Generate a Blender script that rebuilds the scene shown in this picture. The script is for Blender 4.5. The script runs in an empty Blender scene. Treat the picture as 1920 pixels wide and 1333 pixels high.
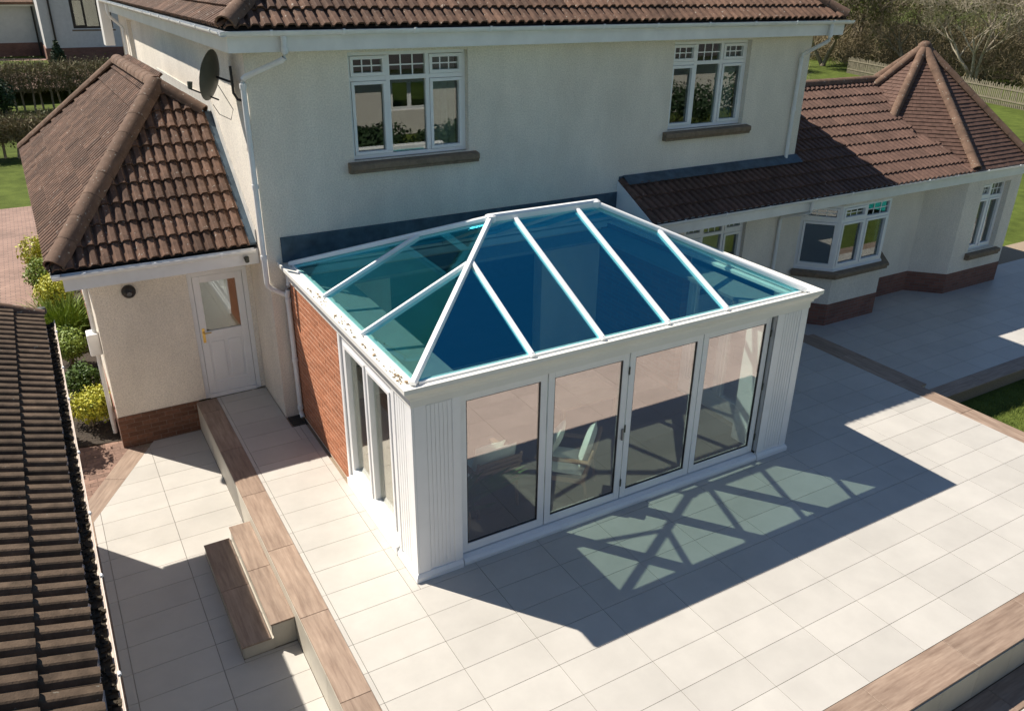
import bpy, bmesh, math, random
import numpy as np
from mathutils import Vector, Matrix
random.seed(7); np.random.seed(7)
R = math.radians
scene = bpy.context.scene
COL = scene.collection
# ------------------------------------------------------------------ camera
CAM = Vector((-2.79325553, -11.20765122, 6.21437163))
yaw, pitch, roll = .533158455, .436504148, .0140118866
cd = bpy.data.cameras.new('camera'); co = bpy.data.objects.new('camera', cd); COL.objects.link(co)
fw = Vector((math.sin(yaw)*math.cos(pitch), math.cos(yaw)*math.cos(pitch), -math.sin(pitch)))
r0 = Vector((math.cos(yaw), -math.sin(yaw), 0)); u0 = r0.cross(fw)
rr_ = r0*math.cos(roll)+u0*math.sin(roll); uu_ = u0*math.cos(roll)-r0*math.sin(roll)
M = Matrix((rr_, uu_, -fw)).transposed().to_4x4(); M.translation = CAM
co.matrix_world = M
cd.sensor_width = 36; cd.lens = 36*1517.5822/1920; cd.clip_start = .1; cd.clip_end = 900
scene.camera = co
# ------------------------------------------------------------------ light
SUN_EL, SUN_AZ = R(49.4), R(-37.1)          # azimuth from +y towards +x
w = bpy.data.worlds.new('World'); scene.world = w; w.use_nodes = True
nt = w.node_tree; bg = nt.nodes['Background']
sk = nt.nodes.new('ShaderNodeTexSky'); sk.sky_type = 'NISHITA'; sk.sun_disc = False
sk.sun_elevation = SUN_EL; sk.sun_rotation = SUN_AZ; sk.air_density = 1.0; sk.dust_density = .2; sk.ozone_density = 3.2
nt.links.new(sk.outputs[0], bg.inputs[0]); bg.inputs[1].default_value = .062
sd = bpy.data.lights.new('sun', 'SUN'); sd.energy = 5.0; sd.angle = R(.53); sd.color = (1, .93, .83)
so = bpy.data.objects.new('sun', sd); COL.objects.link(so)
tosun = Vector((math.sin(SUN_AZ)*math.cos(SUN_EL), math.cos(SUN_AZ)*math.cos(SUN_EL), math.sin(SUN_EL)))
so.rotation_euler = tosun.to_track_quat('Z', 'Y').to_euler(); so.location = (0, 0, 30)
vs = scene.view_settings; vs.view_transform = 'Standard'; vs.look = 'None'; vs.exposure = .54; vs.gamma = 1
scene.cycles.transparent_max_bounces = 24; scene.cycles.max_bounces = 10

# ------------------------------------------------------------------ materials
def mat(name, col, rough=.6, var=.0, scale=8, bump=0, bscale=None, spec=.4, metal=0, col2=None, rnd=0, spots=None, stretch=None, detail=6, coat=0, big=None):
    m = bpy.data.materials.new(name); m.use_nodes = True
    n = m.node_tree.nodes; l = m.node_tree.links; p = n['Principled BSDF']
    p.inputs['Roughness'].default_value = rough; p.inputs['Metallic'].default_value = metal
    p.inputs['Specular IOR Level'].default_value = spec
    if coat: p.inputs['Coat Weight'].default_value = coat
    tc = n.new('ShaderNodeTexCoord'); src = tc.outputs['Object']
    if stretch:
        oi = n.new('ShaderNodeObjectInfo'); ad = n.new('ShaderNodeVectorMath'); ad.operation = 'ADD'
        mu = n.new('ShaderNodeMath'); mu.operation = 'MULTIPLY'; mu.inputs[1].default_value = 37.
        l.new(oi.outputs['Random'], mu.inputs[0]); l.new(src, ad.inputs[0]); l.new(mu.outputs[0], ad.inputs[1])
        mp = n.new('ShaderNodeMapping'); mp.inputs['Scale'].default_value = stretch
        l.new(ad.outputs[0], mp.inputs[0]); src = mp.outputs[0]
    else:
        ge = n.new('ShaderNodeNewGeometry'); src = ge.outputs['Position']
    cur = None
    if var or col2:
        nz = n.new('ShaderNodeTexNoise'); nz.inputs['Scale'].default_value = scale; nz.inputs['Detail'].default_value = detail
        nz.inputs['Roughness'].default_value = .62
        l.new(src, nz.inputs['Vector'])
        cr = n.new('ShaderNodeValToRGB')
        c2 = col2 or tuple(max(0, c*(1-var)) for c in col); c1 = col if col2 else tuple(min(1, c*(1+var)) for c in col)
        cr.color_ramp.elements[0].position = .32; cr.color_ramp.elements[1].position = .68
        cr.color_ramp.elements[0].color = (*c2, 1); cr.color_ramp.elements[1].color = (*c1, 1)
        l.new(nz.outputs['Fac'], cr.inputs[0]); cur = cr.outputs[0]
    if spots:
        sc, th, sp = spots
        vz = n.new('ShaderNodeTexNoise'); vz.inputs['Scale'].default_value = sc; vz.inputs['Detail'].default_value = 3
        l.new(src, vz.inputs['Vector'])
        r2 = n.new('ShaderNodeValToRGB'); r2.color_ramp.elements[0].position = th; r2.color_ramp.elements[1].position = th+.035
        l.new(vz.outputs['Fac'], r2.inputs[0])
        mx = n.new('ShaderNodeMix'); mx.data_type = 'RGBA'; l.new(r2.outputs[0], mx.inputs['Factor'])
        if cur: l.new(cur, mx.inputs['A'])
        else: mx.inputs['A'].default_value = (*col, 1)
        mx.inputs['B'].default_value = (*sp, 1); cur = mx.outputs['Result']
    if rnd:
        oi = n.new('ShaderNodeObjectInfo'); hs = n.new('ShaderNodeHueSaturation')
        mr = n.new('ShaderNodeMapRange'); mr.inputs['To Min'].default_value = 1-rnd; mr.inputs['To Max'].default_value = 1+rnd
        l.new(oi.outputs['Random'], mr.inputs[0]); l.new(mr.outputs[0], hs.inputs['Value'])
        if cur: l.new(cur, hs.inputs['Color'])
        else: hs.inputs['Color'].default_value = (*col, 1)
        cur = hs.outputs[0]
    if big:
        bn = n.new('ShaderNodeTexNoise'); bn.inputs['Scale'].default_value = big[0]; bn.inputs['Detail'].default_value = 7; bn.inputs['Roughness'].default_value = .65
        bg_ = n.new('ShaderNodeNewGeometry'); bm_ = n.new('ShaderNodeMapping'); bm_.inputs['Scale'].default_value = big[2] if len(big) > 2 else (1, 1, 1); l.new(bg_.outputs['Position'], bm_.inputs[0]); l.new(bm_.outputs[0], bn.inputs['Vector'])
        br_ = n.new('ShaderNodeMapRange'); br_.inputs['From Min'].default_value = .3; br_.inputs['From Max'].default_value = .7; br_.inputs['To Min'].default_value = 1-big[1]; br_.inputs['To Max'].default_value = 1+big[1]*.5
        h2 = n.new('ShaderNodeHueSaturation'); l.new(bn.outputs['Fac'], br_.inputs[0]); l.new(br_.outputs[0], h2.inputs['Value'])
        if cur: l.new(cur, h2.inputs['Color'])
        else: h2.inputs['Color'].default_value = (*col, 1)
        cur = h2.outputs[0]
    if cur: l.new(cur, p.inputs['Base Color'])
    else: p.inputs['Base Color'].default_value = (*col, 1)
    if bump:
        bz = n.new('ShaderNodeTexNoise'); bz.inputs['Scale'].default_value = bscale or scale*4; bz.inputs['Detail'].default_value = 4
        l.new(src, bz.inputs['Vector'])
        b = n.new('ShaderNodeBump'); b.inputs['Strength'].default_value = 1; b.inputs['Distance'].default_value = bump
        l.new(bz.outputs['Fac'], b.inputs['Height']); l.new(b.outputs[0], p.inputs['Normal'])
    return m
def glass(name, tint, base, gcol=(1, 1, 1), ior=1.5, gain=1.):
    m = bpy.data.materials.new(name); m.use_nodes = True
    n = m.node_tree.nodes; l = m.node_tree.links; n.remove(n['Principled BSDF'])
    out = [x for x in n if x.type == 'OUTPUT_MATERIAL'][0]
    ge = n.new('ShaderNodeNewGeometry'); dp = n.new('ShaderNodeVectorMath'); dp.operation = 'DOT_PRODUCT'; l.new(ge.outputs['Normal'], dp.inputs[0]); l.new(ge.outputs['Incoming'], dp.inputs[1])
    ab = n.new('ShaderNodeMath'); ab.operation = 'ABSOLUTE'; l.new(dp.outputs['Value'], ab.inputs[0])
    om = n.new('ShaderNodeMath'); om.operation = 'SUBTRACT'; om.inputs[0].default_value = 1; l.new(ab.outputs[0], om.inputs[1])
    pw_ = n.new('ShaderNodeMath'); pw_.operation = 'POWER'; pw_.inputs[1].default_value = 5; l.new(om.outputs[0], pw_.inputs[0])
    fr = n.new('ShaderNodeMath'); fr.operation = 'MULTIPLY_ADD'; fr.inputs[1].default_value = .96; fr.inputs[2].default_value = .04; l.new(pw_.outputs[0], fr.inputs[0])
    ma = n.new('ShaderNodeMath'); ma.operation = 'MULTIPLY_ADD'; ma.inputs[1].default_value = gain; ma.inputs[2].default_value = base; ma.use_clamp = True
    l.new(fr.outputs[0], ma.inputs[0])
    t = n.new('ShaderNodeBsdfTransparent'); t.inputs[0].default_value = (*tint, 1)
    g = n.new('ShaderNodeBsdfGlossy'); g.inputs['Color'].default_value = (*gcol, 1); g.inputs['Roughness'].default_value = .0
    mx = n.new('ShaderNodeMixShader'); l.new(ma.outputs[0], mx.inputs[0]); l.new(t.outputs[0], mx.inputs[1]); l.new(g.outputs[0], mx.inputs[2])
    l.new(mx.outputs[0], out.inputs[0])
    return m
def brickmat(name, c1, c2, mortar, sx, sy, ax):
    m = bpy.data.materials.new(name); m.use_nodes = True
    n = m.node_tree.nodes; l = m.node_tree.links; p = n['Principled BSDF']; p.inputs['Roughness'].default_value = .85
    ge = n.new('ShaderNodeNewGeometry'); sp = n.new('ShaderNodeSeparateXYZ'); cb = n.new('ShaderNodeCombineXYZ')
    l.new(ge.outputs['Position'], sp.inputs[0])
    if ax == 'xz':
        ad = n.new('ShaderNodeMath'); ad.operation = 'MULTIPLY_ADD'; ad.inputs[1].default_value = -.55; l.new(sp.outputs[1], ad.inputs[0]); l.new(sp.outputs[0], ad.inputs[2]); l.new(ad.outputs[0], cb.inputs[0]); l.new(sp.outputs[2], cb.inputs[1])
    else:
        l.new(sp.outputs[0], cb.inputs[0]); l.new(sp.outputs[1], cb.inputs[1])
    bt = n.new('ShaderNodeTexBrick'); bt.inputs['Scale'].default_value = 1; bt.inputs['Brick Width'].default_value = sx; bt.inputs['Row Height'].default_value = sy
    bt.inputs['Mortar Size'].default_value = .006; bt.inputs['Color1'].default_value = (*c1, 1); bt.inputs['Color2'].default_value = (*c2, 1); bt.inputs['Mortar'].default_value = (*mortar, 1)
    l.new(cb.outputs[0], bt.inputs['Vector']); 
    nz = n.new('ShaderNodeTexNoise'); nz.inputs['Scale'].default_value = 1.3; nz.inputs['Detail'].default_value = 8; l.new(ge.outputs['Position'], nz.inputs['Vector'])
    hs = n.new('ShaderNodeHueSaturation'); mr = n.new('ShaderNodeMapRange'); mr.inputs['To Min'].default_value = .6; mr.inputs['To Max'].default_value = 1.4
    l.new(nz.outputs['Fac'], mr.inputs[0]); l.new(mr.outputs[0], hs.inputs['Value']); l.new(bt.outputs['Color'], hs.inputs['Color'])
    l.new(hs.outputs[0], p.inputs['Base Color'])
    b = n.new('ShaderNodeBump'); b.inputs['Distance'].default_value = .006; b.invert = True; l.new(bt.outputs['Fac'], b.inputs['Height']); l.new(b.outputs[0], p.inputs['Normal'])
    return m
WHITE = mat('white_upvc', (.86, .86, .85), .32, var=.03, scale=3, spec=.5)
WHITE_OLD = mat('white_fascia', (.82, .81, .785), .4, var=.07, scale=2.5)
GUTTER = mat('white_gutter', (.80, .80, .78), .35, var=.08, scale=4)
CREAMUPVC = mat('cream_cornice', (.82, .80, .735), .38, var=.04, scale=2)
RENDER = mat('pebble_render', (.83, .762, .655), .95, big=(1.1, .15, (1, 1, .45)), var=.15, scale=46, bump=.007, bscale=75, detail=9, spec=.15)
RENDER_F = mat('pebble_render_far', (.62, .58, .52), .95, var=.12, scale=14, bump=.004, bscale=60)
TILE = mat('brown_roof_tile', (.142, .081, .054), .8, big=(1.6, .3), var=.34, scale=9, bump=.003, bscale=60, rnd=.25, spots=(21, .665, (.34, .29, .24)), spec=.25)
TILE_OLD = mat('weathered_roof_tile', (.105, .073, .049), .85, big=(1.4, .3), var=.35, scale=9, bump=.003, bscale=70, rnd=.2, spots=(15, .72, (.22, .2, .16)), spec=.2)
TILE_RED = mat('red_brown_roof_tile', (.132, .076, .057), .75, var=.25, scale=10, bump=.002, bscale=60, rnd=.15, spots=(13, .72, (.32, .26, .22)), spec=.25)
RIDGE = mat('ridge_tile', (.158, .100, .070), .85, var=.25, scale=7, bump=.004, bscale=60, rnd=.1, spots=(24, .66, (.36, .33, .27)), spec=.2)
UNDER = mat('roof_underlay', (.035, .028, .024), .9, var=.2)
BRICK = mat('orange_brick', (.42, .175, .095), .85, var=.16, scale=22, bump=.002, bscale=120, rnd=.13, spec=.2)
MORTAR = mat('mortar', (.74, .60, .48), .95, var=.12, scale=30)
BRICK_D = mat('brown_red_brick', (.17, .085, .055), .9, var=.25, scale=20, bump=.002, bscale=120, rnd=.22, spec=.2)
BRICKWALL = brickmat('red_brick_plinth', (.20, .085, .06), (.26, .115, .08), (.20, .15, .125), .225, .075, 'xz')
PAVER_F = brickmat('block_paving', (.27, .165, .125), (.34, .215, .165), (.12, .09, .07), .2, .1, 'xy')
PAVER = mat('paver_block', (.22, .135, .10), .85, var=.2, scale=16, rnd=.25, bump=.002, bscale=100)
PAVE = mat('cream_porcelain', (.515, .488, .44), .40, var=.05, scale=2.2, rnd=.045, big=(.9, .07), bump=.0006, bscale=160, spec=.45)
RISER = mat('riser_porcelain', (.50, .46, .385), .45, var=.08, scale=3, rnd=.04)
JOINT = mat('joint_sand', (.30, .235, .165), .95, var=.2, scale=30)
PLANK = mat('woodgrain_porcelain', (.40, .295, .22), .5, big=(2.0, .15), scale=3.2, col2=(.235, .16, .115), rnd=.10, stretch=(.7, 7, 7), bump=.0006, bscale=30, detail=9)
SILL = mat('sandstone_sill', (.23, .17, .115), .85, var=.2, scale=12, bump=.002, bscale=90)
LEAD = mat('lead_flashing', (.06, .095, .125), .5, var=.35, scale=5, bump=.004, bscale=9, spec=.4)
DARK = mat('black_plastic', (.02, .02, .022), .4)
DISH = mat('dish_grey', (.07, .075, .06), .5, var=.1)
BRASS = mat('brass', (.75, .50, .15), .28, metal=1)
INTERIOR = mat('interior_paint', (.52, .50, .46), .9)
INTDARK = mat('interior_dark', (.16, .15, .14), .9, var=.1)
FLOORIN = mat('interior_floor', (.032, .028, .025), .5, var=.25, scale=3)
CURTAIN = mat('curtain', (.50, .52, .48), .9, var=.1)
CUSH = mat('cushion_fabric', (.78, .80, .74), .95, var=.06, scale=40, bump=.001, bscale=300)
TEAK = mat('teak', (.34, .20, .115), .55, scale=5, col2=(.22, .125, .07), stretch=(1, 8, 8), detail=7)
WICKER = mat('wicker', (.46, .27, .12), .8, var=.35, scale=60, bump=.004, bscale=120)
G_ROOF = glass('blue_roof_glass', (.85, 1., .96), .22, (.10, .74, 1.0), gain=.6)
G_DOOR = glass('solar_door_glass', (.98, 1., .99), .27, (1., .85, .81), gain=1.0)
G_SIDE = glass('clear_side_glass', (.84, .88, .85), .16, (1, .98, .92), gain=1.)
G_WIN = glass('window_glass', (.72, .78, .76), .075, (1, 1, 1), gain=1.1)
LEAF_Y = mat('yellow_leaf', (.62, .56, .05), .55, scale=14, col2=(.20, .26, .03), spec=.3)
LEAF_G = mat('green_leaf', (.10, .17, .025), .55, scale=11, col2=(.035, .075, .014), spec=.3)
LEAF_L = mat('lime_leaf', (.26, .33, .04), .55, scale=12, col2=(.08, .14, .02), spec=.3)
LEAF_D = mat('conifer_leaf', (.03, .06, .018), .7, scale=9, col2=(.015, .035, .01))
LEAF_O = mat('olive_leaf', (.15, .15, .035), .7, scale=3, col2=(.07, .08, .02))
TWIG = mat('twig', (.34, .275, .19), .9, scale=4, col2=(.17, .135, .095))
TWIG_L = mat('pale_twig', (.54, .47, .36), .9, scale=4, col2=(.32, .27, .2))
HEDGE = mat('hedge_twig', (.30, .235, .14), .9, scale=7, col2=(.12, .105, .05))
SOIL = mat('soil', (.05, .038, .028), .95, var=.3, scale=14, bump=.02, bscale=20)
GRASS = mat('grass', (.115, .15, .03), .95, big=(.25, .25), scale=2.0, col2=(.065, .09, .018), bump=.02, bscale=40, detail=9, spec=.1)
BLADE = mat('grass_blade', (.22, .25, .05), .8, scale=9, col2=(.10, .14, .025), spec=.2)
FENCEM = mat('fence_wood', (.19, .165, .115), .9, var=.25, scale=6)
DEBRIS = mat('gutter_debris', (.48, .36, .22), .95, scale=40, col2=(.20, .13, .075))
GREENDOOR = mat('teal_curtain', (.04, .32, .30), .8, var=.15)

# ------------------------------------------------------------------ mesh helpers
class MB:
    def __init__(s): s.v = []; s.f = []
    def add(s, vs, fs):
        o = len(s.v); s.v += [tuple(v) for v in vs]; s.f += [tuple(i+o for i in f) for f in fs]; return s
    def box(s, x0, x1, y0, y1, z0, z1):
        x0, x1 = min(x0, x1), max(x0, x1); y0, y1 = min(y0, y1), max(y0, y1); z0, z1 = min(z0, z1), max(z0, z1)
        return s.add([(x0, y0, z0), (x1, y0, z0), (x1, y1, z0), (x0, y1, z0), (x0, y0, z1), (x1, y0, z1), (x1, y1, z1), (x0, y1, z1)],
              [(0, 3, 2, 1), (4, 5, 6, 7), (0, 1, 5, 4), (1, 2, 6, 5), (2, 3, 7, 6), (3, 0, 4, 7)])
    def obox(s, o, ex, ey, ez):      # oriented box: corner o and three edge vectors
        o, ex, ey, ez = map(Vector, (o, ex, ey, ez))
        if ex.cross(ey).dot(ez) < 0: o = o+ex; ex = -ex
        return s.add([o, o+ex, o+ex+ey, o+ey, o+ez, o+ex+ez, o+ex+ey+ez, o+ey+ez],
              [(0, 3, 2, 1), (4, 5, 6, 7), (0, 1, 5, 4), (1, 2, 6, 5), (2, 3, 7, 6), (3, 0, 4, 7)])
    def prism(s, poly, d):           # planar polygon extruded by vector d
        n = len(poly); P = [Vector(p) for p in poly]; d = Vector(d)
        nn = sum(((P[i]-P[0]).cross(P[(i+1) % n]-P[0]) for i in range(1, n-1)), Vector())
        if nn.dot(d) > 0: P.reverse()
        return s.add(P+[p+d for p in P], [tuple(range(n)), tuple(reversed(range(n, 2*n)))]+[(i, i+n, (i+1) % n+n, (i+1) % n) for i in range(n)])
    def sweep(s, prof, p0, p1, a, b, closed=True):  # profile [(a,b)] from p0 to p1
        p0, p1, a, b = map(Vector, (p0, p1, a, b)); n = len(prof)
        V = [p0+a*x+b*y for x, y in prof]+[p1+a*x+b*y for x, y in prof]
        F = [(i, (i+1) % n, (i+1) % n+n, i+n) for i in range(n if closed else n-1)]
        if closed: F += [tuple(reversed(range(n))), tuple(range(n, 2*n))]
        return s.add(V, F)
    def path(s, prof, pts, side=1):  # mitred sweep of closed (out,z) profile along xy polyline
        P = [Vector((p[0], p[1])) for p in pts]; n = len(prof); V = []
        for i, p in enumerate(P):
            ns = []
            for a, b in ((i-1, i), (i, i+1)):
                if 0 <= a and b < len(P):
                    d = (P[b]-P[a]).normalized(); ns.append(Vector((d.y, -d.x))*side)
            m = ns[0] if len(ns) == 1 else (ns[0]+ns[1])/(1+ns[0].dot(ns[1]))
            V += [(p.x+m.x*o, p.y+m.y*o, z) for o, z in prof]
        F = []
        for k in range(len(P)-1):
            F += [(k*n+i, k*n+(i+1) % n, (k+1)*n+(i+1) % n, (k+1)*n+i) for i in range(n)]
        F += [tuple(reversed(range(n))), tuple(range((len(P)-1)*n, len(P)*n))]
        return s.add(V, F)
    def tube(s, pts, r, n=8, cap=True):
        P = [Vector(p) for p in pts]; rs = r if isinstance(r, (list, tuple)) else [r]*len(P); V = []; F = []
        for i, p in enumerate(P):
            d = (P[min(i+1, len(P)-1)]-P[max(i-1, 0)]).normalized()
            a = d.cross(Vector((0, 0, 1)) if abs(d.z) < .95 else Vector((1, 0, 0))).normalized(); b = d.cross(a)
            V += [p+(a*math.cos(2*math.pi*k/n)+b*math.sin(2*math.pi*k/n))*rs[i] for k in range(n)]
        for i in range(len(P)-1):
            F += [(i*n+k, i*n+(k+1) % n, (i+1)*n+(k+1) % n, (i+1)*n+k) for k in range(n)]
        if cap: F += [tuple(range(n)), tuple(reversed(range((len(P)-1)*n, len(P)*n)))]
        return s.add(V, F)
    def lathe(s, c, prof, n=20):
        V = []; F = []; m = len(prof)
        for k in range(n):
            a = 2*math.pi*k/n; V += [(c[0]+r*math.cos(a), c[1]+r*math.sin(a), c[2]+z) for r, z in prof]
        for k in range(n):
            F += [(k*m+i, ((k+1) % n)*m+i, ((k+1) % n)*m+i+1, k*m+i+1) for i in range(m-1)]
        return s.add(V, F)
    def mesh(s, name, material, center=True, fixn=True):
        me = bpy.data.meshes.new(name); V = np.array(s.v, float)
        c = Vector((0, 0, 0))
        if center and len(V):
            c = Vector((V.min(0)+V.max(0))/2); c.z = float(V[:, 2].min()); V = V-np.array(c)
        me.from_pydata(V.tolist(), [], s.f)
        if fixn:
            bm = bmesh.new(); bm.from_mesh(me); bmesh.ops.recalc_face_normals(bm, faces=bm.faces[:]); bm.to_mesh(me); bm.free()
        me.materials.append(material); me.update()
        return me, c
    def build(s, name, material, parent=None, smooth=False, bevel=0, **props):
        me, c = s.mesh(name, material)
        if smooth:
            for p in me.polygons: p.use_smooth = True
            me.set_sharp_from_angle(angle=R(50))
        o = link(name, me, Matrix.Translation(c), parent)
        if bevel:
            b = o.modifiers.new('bevel', 'BEVEL'); b.width = bevel; b.segments = 2; b.limit_method = 'ANGLE'; b.angle_limit = R(40)
        tag(o, **props); return o
def wm(o):
    m = o.matrix_basis.copy()
    if o.parent: m = wm(o.parent) @ o.matrix_parent_inverse @ m
    return m
def link(name, data, mw, parent=None):
    o = bpy.data.objects.new(name, data); COL.objects.link(o)
    if parent: o.parent = parent; o.matrix_basis = wm(parent).inverted() @ mw
    else: o.matrix_basis = mw
    return o
def tag(o, label=None, category=None, group=None, kind=None):
    for k, v in (('label', label), ('category', category), ('group', group), ('kind', kind)):
        if v: o[k] = v
    return o
def thing(name, loc, label, category, group=None):
    return tag(link(name, None, Matrix.Translation(loc)), label, category, group)
def box(name, m, parent, *a, bevel=0, **k): return MB().box(*a).build(name, m, parent, bevel=bevel, **k)
def cells(u0, u1, z0, z1, holes):
    us = sorted({u0, u1, *[h[0] for h in holes], *[h[1] for h in holes]}); out = []
    for a, b in zip(us, us[1:]):
        m = (a+b)/2; cuts = sorted([(h[2], h[3]) for h in holes if h[0] < m < h[1]]); z = z0
        for c, d in cuts:
            if c > z: out.append((a, b, z, c))
            z = d
        if z < z1: out.append((a, b, z, z1))
    return out
def wall_x(mb, y0, y1, x0, x1, z0, z1, holes=()):
    for a, b, c, d in cells(x0, x1, z0, z1, holes): mb.box(a, b, y0, y1, c, d)
    return mb
def wall_y(mb, x0, x1, y0, y1, z0, z1, holes=()):
    for a, b, c, d in cells(y0, y1, z0, z1, holes): mb.box(x0, x1, a, b, c, d)
    return mb
def clip2(poly, a, b, c):            # keep a*x+b*y<=c
    out = []
    for i, p in enumerate(poly):
        q = poly[(i+1) % len(poly)]; dp = a*p[0]+b*p[1]-c; dq = a*q[0]+b*q[1]-c
        if dp <= 0: out.append(p)
        if dp*dq < 0: t = dp/(dp-dq); out.append((p[0]+(q[0]-p[0])*t, p[1]+(q[1]-p[1])*t))
    return out
# ------------------------------------------------------------------ roof tiling
GA, UN = .33, .30
def roll_tile(m, wd=UN, ln=.40, lift=.042):
    pr = [(0, 0), (.012, 0), (.030, .032), (.042, .040), (.100, .040), (.112, .032), (.128, 0), (.162, 0), (.180, .032), (.192, .040), (.250, .040), (.262, .032), (.278, 0), (wd-.004, 0)]
    b = MB(); n = len(pr)
    V = [(x, -.015, h+lift) for x, h in pr]+[(x, ln-.015, h) for x, h in pr]+[(x, -.015, h+lift-.024) for x, h in pr]
    F = [(i, i+1, n+i+1, n+i) for i in range(n-1)]+[(2*n+i, 2*n+i+1, i+1, i) for i in range(n-1)]
    F += [(0, n, 2*n), (n-1, 3*n-1, 2*n-1)]
    b.add(V, F); return b
def plain_tile(m, wd=.165, ln=.16, lift=.022):
    b = MB(); b.add([(0, -.01, lift), (wd-.004, -.01, lift), (wd-.004, ln, 0), (0, ln, 0), (0, -.01, lift-.014), (wd-.004, -.01, lift-.014)],
       [(0, 1, 2, 3), (4, 5, 1, 0), (0, 3, 4), (1, 5, 2)]); return b
def tile_plane(parent, o, u, v, poly, m, kind='roll', nmax=300, name='roof_tile', jitter=.004, limit=None):
    """poly: convex polygon in (u,v) metres on the plane with origin o"""
    o = Vector(o); u = Vector(u).normalized(); v = Vector(v); v = (v-u*v.dot(u)).normalized(); n = u.cross(v)
    if n.z < 0: u = -u; n = -n; poly = [(-a, b) for a, b in poly]
    ar = sum(poly[i][0]*poly[(i+1) % len(poly)][1]-poly[(i+1) % len(poly)][0]*poly[i][1] for i in range(len(poly)))
    if ar < 0: poly = poly[::-1]
    wd, ga = (UN, GA) if kind == 'roll' else (.165, .105)
    base = roll_tile(m) if kind == 'roll' else plain_tile(m)
    ln = .36 if kind == 'roll' else .12
    me, _ = base.mesh(name, m, center=False); rot = Matrix((u, v, n)).transposed().to_4x4()
    hp = []
    for i in range(len(poly)):
        p, q = poly[i], poly[(i+1) % len(poly)]; d = (q[0]-p[0], q[1]-p[1]); L = math.hypot(*d); a, b = d[1]/L, -d[0]/L; hp.append((a, b, a*p[0]+b*p[1]))
    us = [p[0] for p in poly]; vv = [p[1] for p in poly]; items = []
    j = 0
    while j*ga < max(vv)-.02:
        off = 0 if kind == 'roll' else (j % 2)*wd/2
        i0 = math.floor(min(us)/wd)-1
        for i in range(i0, math.ceil(max(us)/wd)+1):
            x = i*wd+off; y = min(vv)+j*ga
            cs = [(x+a, y+b) for a in (0, wd) for b in (0, ln)]
            viol = [h for h in hp if max(h[0]*c[0]+h[1]*c[1]-h[2] for c in cs) > 1e-4 and not (abs(h[0]) < .01)]
            out = any(min(h[0]*c[0]+h[1]*c[1]-h[2] for c in cs) > -.01 for h in hp)
            if out: continue
            p = o+u*x+v*y
            items.append(((p-CAM).length, x, y, viol))
        j += 1
    items.sort(key=lambda t: t[0]); rest = MB()
    for k, (_, x, y, viol) in enumerate(items):
        T = Matrix.Translation(o+u*x+v*y) @ rot @ Matrix.Rotation(random.gauss(0, jitter), 4, 'Z') @ Matrix.Translation((0, 0, random.gauss(0, .0015)))
        mesh = me
        if viol:
            bm = bmesh.new(); bm.from_mesh(me)
            for a, b, c in viol:
                L = c-a*x-b*y
                bmesh.ops.bisect_plane(bm, geom=bm.verts[:]+bm.edges[:]+bm.faces[:], plane_co=(a*L, b*L, 0), plane_no=(a, b, 0), clear_outer=True)
            if not bm.faces: bm.free(); continue
            if k < nmax:
                mesh = bpy.data.meshes.new(name); bm.to_mesh(mesh); mesh.materials.clear(); mesh.materials.append(m)
            else:
                bm.verts.index_update(); rest.add([T @ q.co for q in bm.verts], [tuple(q.index for q in f.verts) for f in bm.faces])
            bm.free()
        if k < nmax: link(name, mesh, T, parent)
        elif not viol: rest.add([T @ Vector(q) for q in base.v], base.f)
    if rest.v:
        m2, c = rest.mesh('far_'+name+'s', m, fixn=False); tag(link('far_'+name+'s', m2, Matrix.Translation(c), parent), kind='stuff')
    return len(items)
def ridge(parent, p0, p1, r=.115, ln=.42, m=None, name='ridge_tile', flat=1.0):
    p0, p1 = Vector(p0), Vector(p1); d = p1-p0; L = d.length; d.normalize(); k = max(1, round(L/ln)); ln = L/k
    a = d.cross(Vector((0, 0, 1))).normalized(); b = a.cross(d)
    if b.z < 0: b = -b
    mb = MB(); N = 8; V = []
    for s, q in ((0, 1.02), (ln*1.0, .985)):
        V += [(s, math.cos(math.pi*t/N)*r*q, (math.sin(math.pi*t/N)*flat*r-.25*r)*q) for t in range(N+1)]
    V += [(x, y*.84, z-.02) for x, y, z in V]; n = N+1
    F = [(i, i+1, n+i+1, n+i) for i in range(N)]+[(2*n+i, 3*n+i, 3*n+i+1, 2*n+i+1) for i in range(N)]+[(2*n+i, 2*n+i+1, i+1, i) for i in range(N)]+[(n+i, n+i+1, 3*n+i+1, 3*n+i) for i in range(N)]
    mb.add(V, F); me, _ = mb.mesh(name, m or RIDGE, center=False)
    for p in me.polygons: p.use_smooth = True
    me.set_sharp_from_angle(angle=R(35))
    rot = Matrix((d, a, b)).transposed().to_4x4()
    for i in range(k):
        link(name, me, Matrix.Translation(p0+d*ln*i) @ rot @ Matrix.Rotation(random.gauss(0, .008), 4, 'X'), parent)
def slab(name, parent, poly, d, m): return MB().prism(poly, d).build(name, m, parent)
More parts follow.
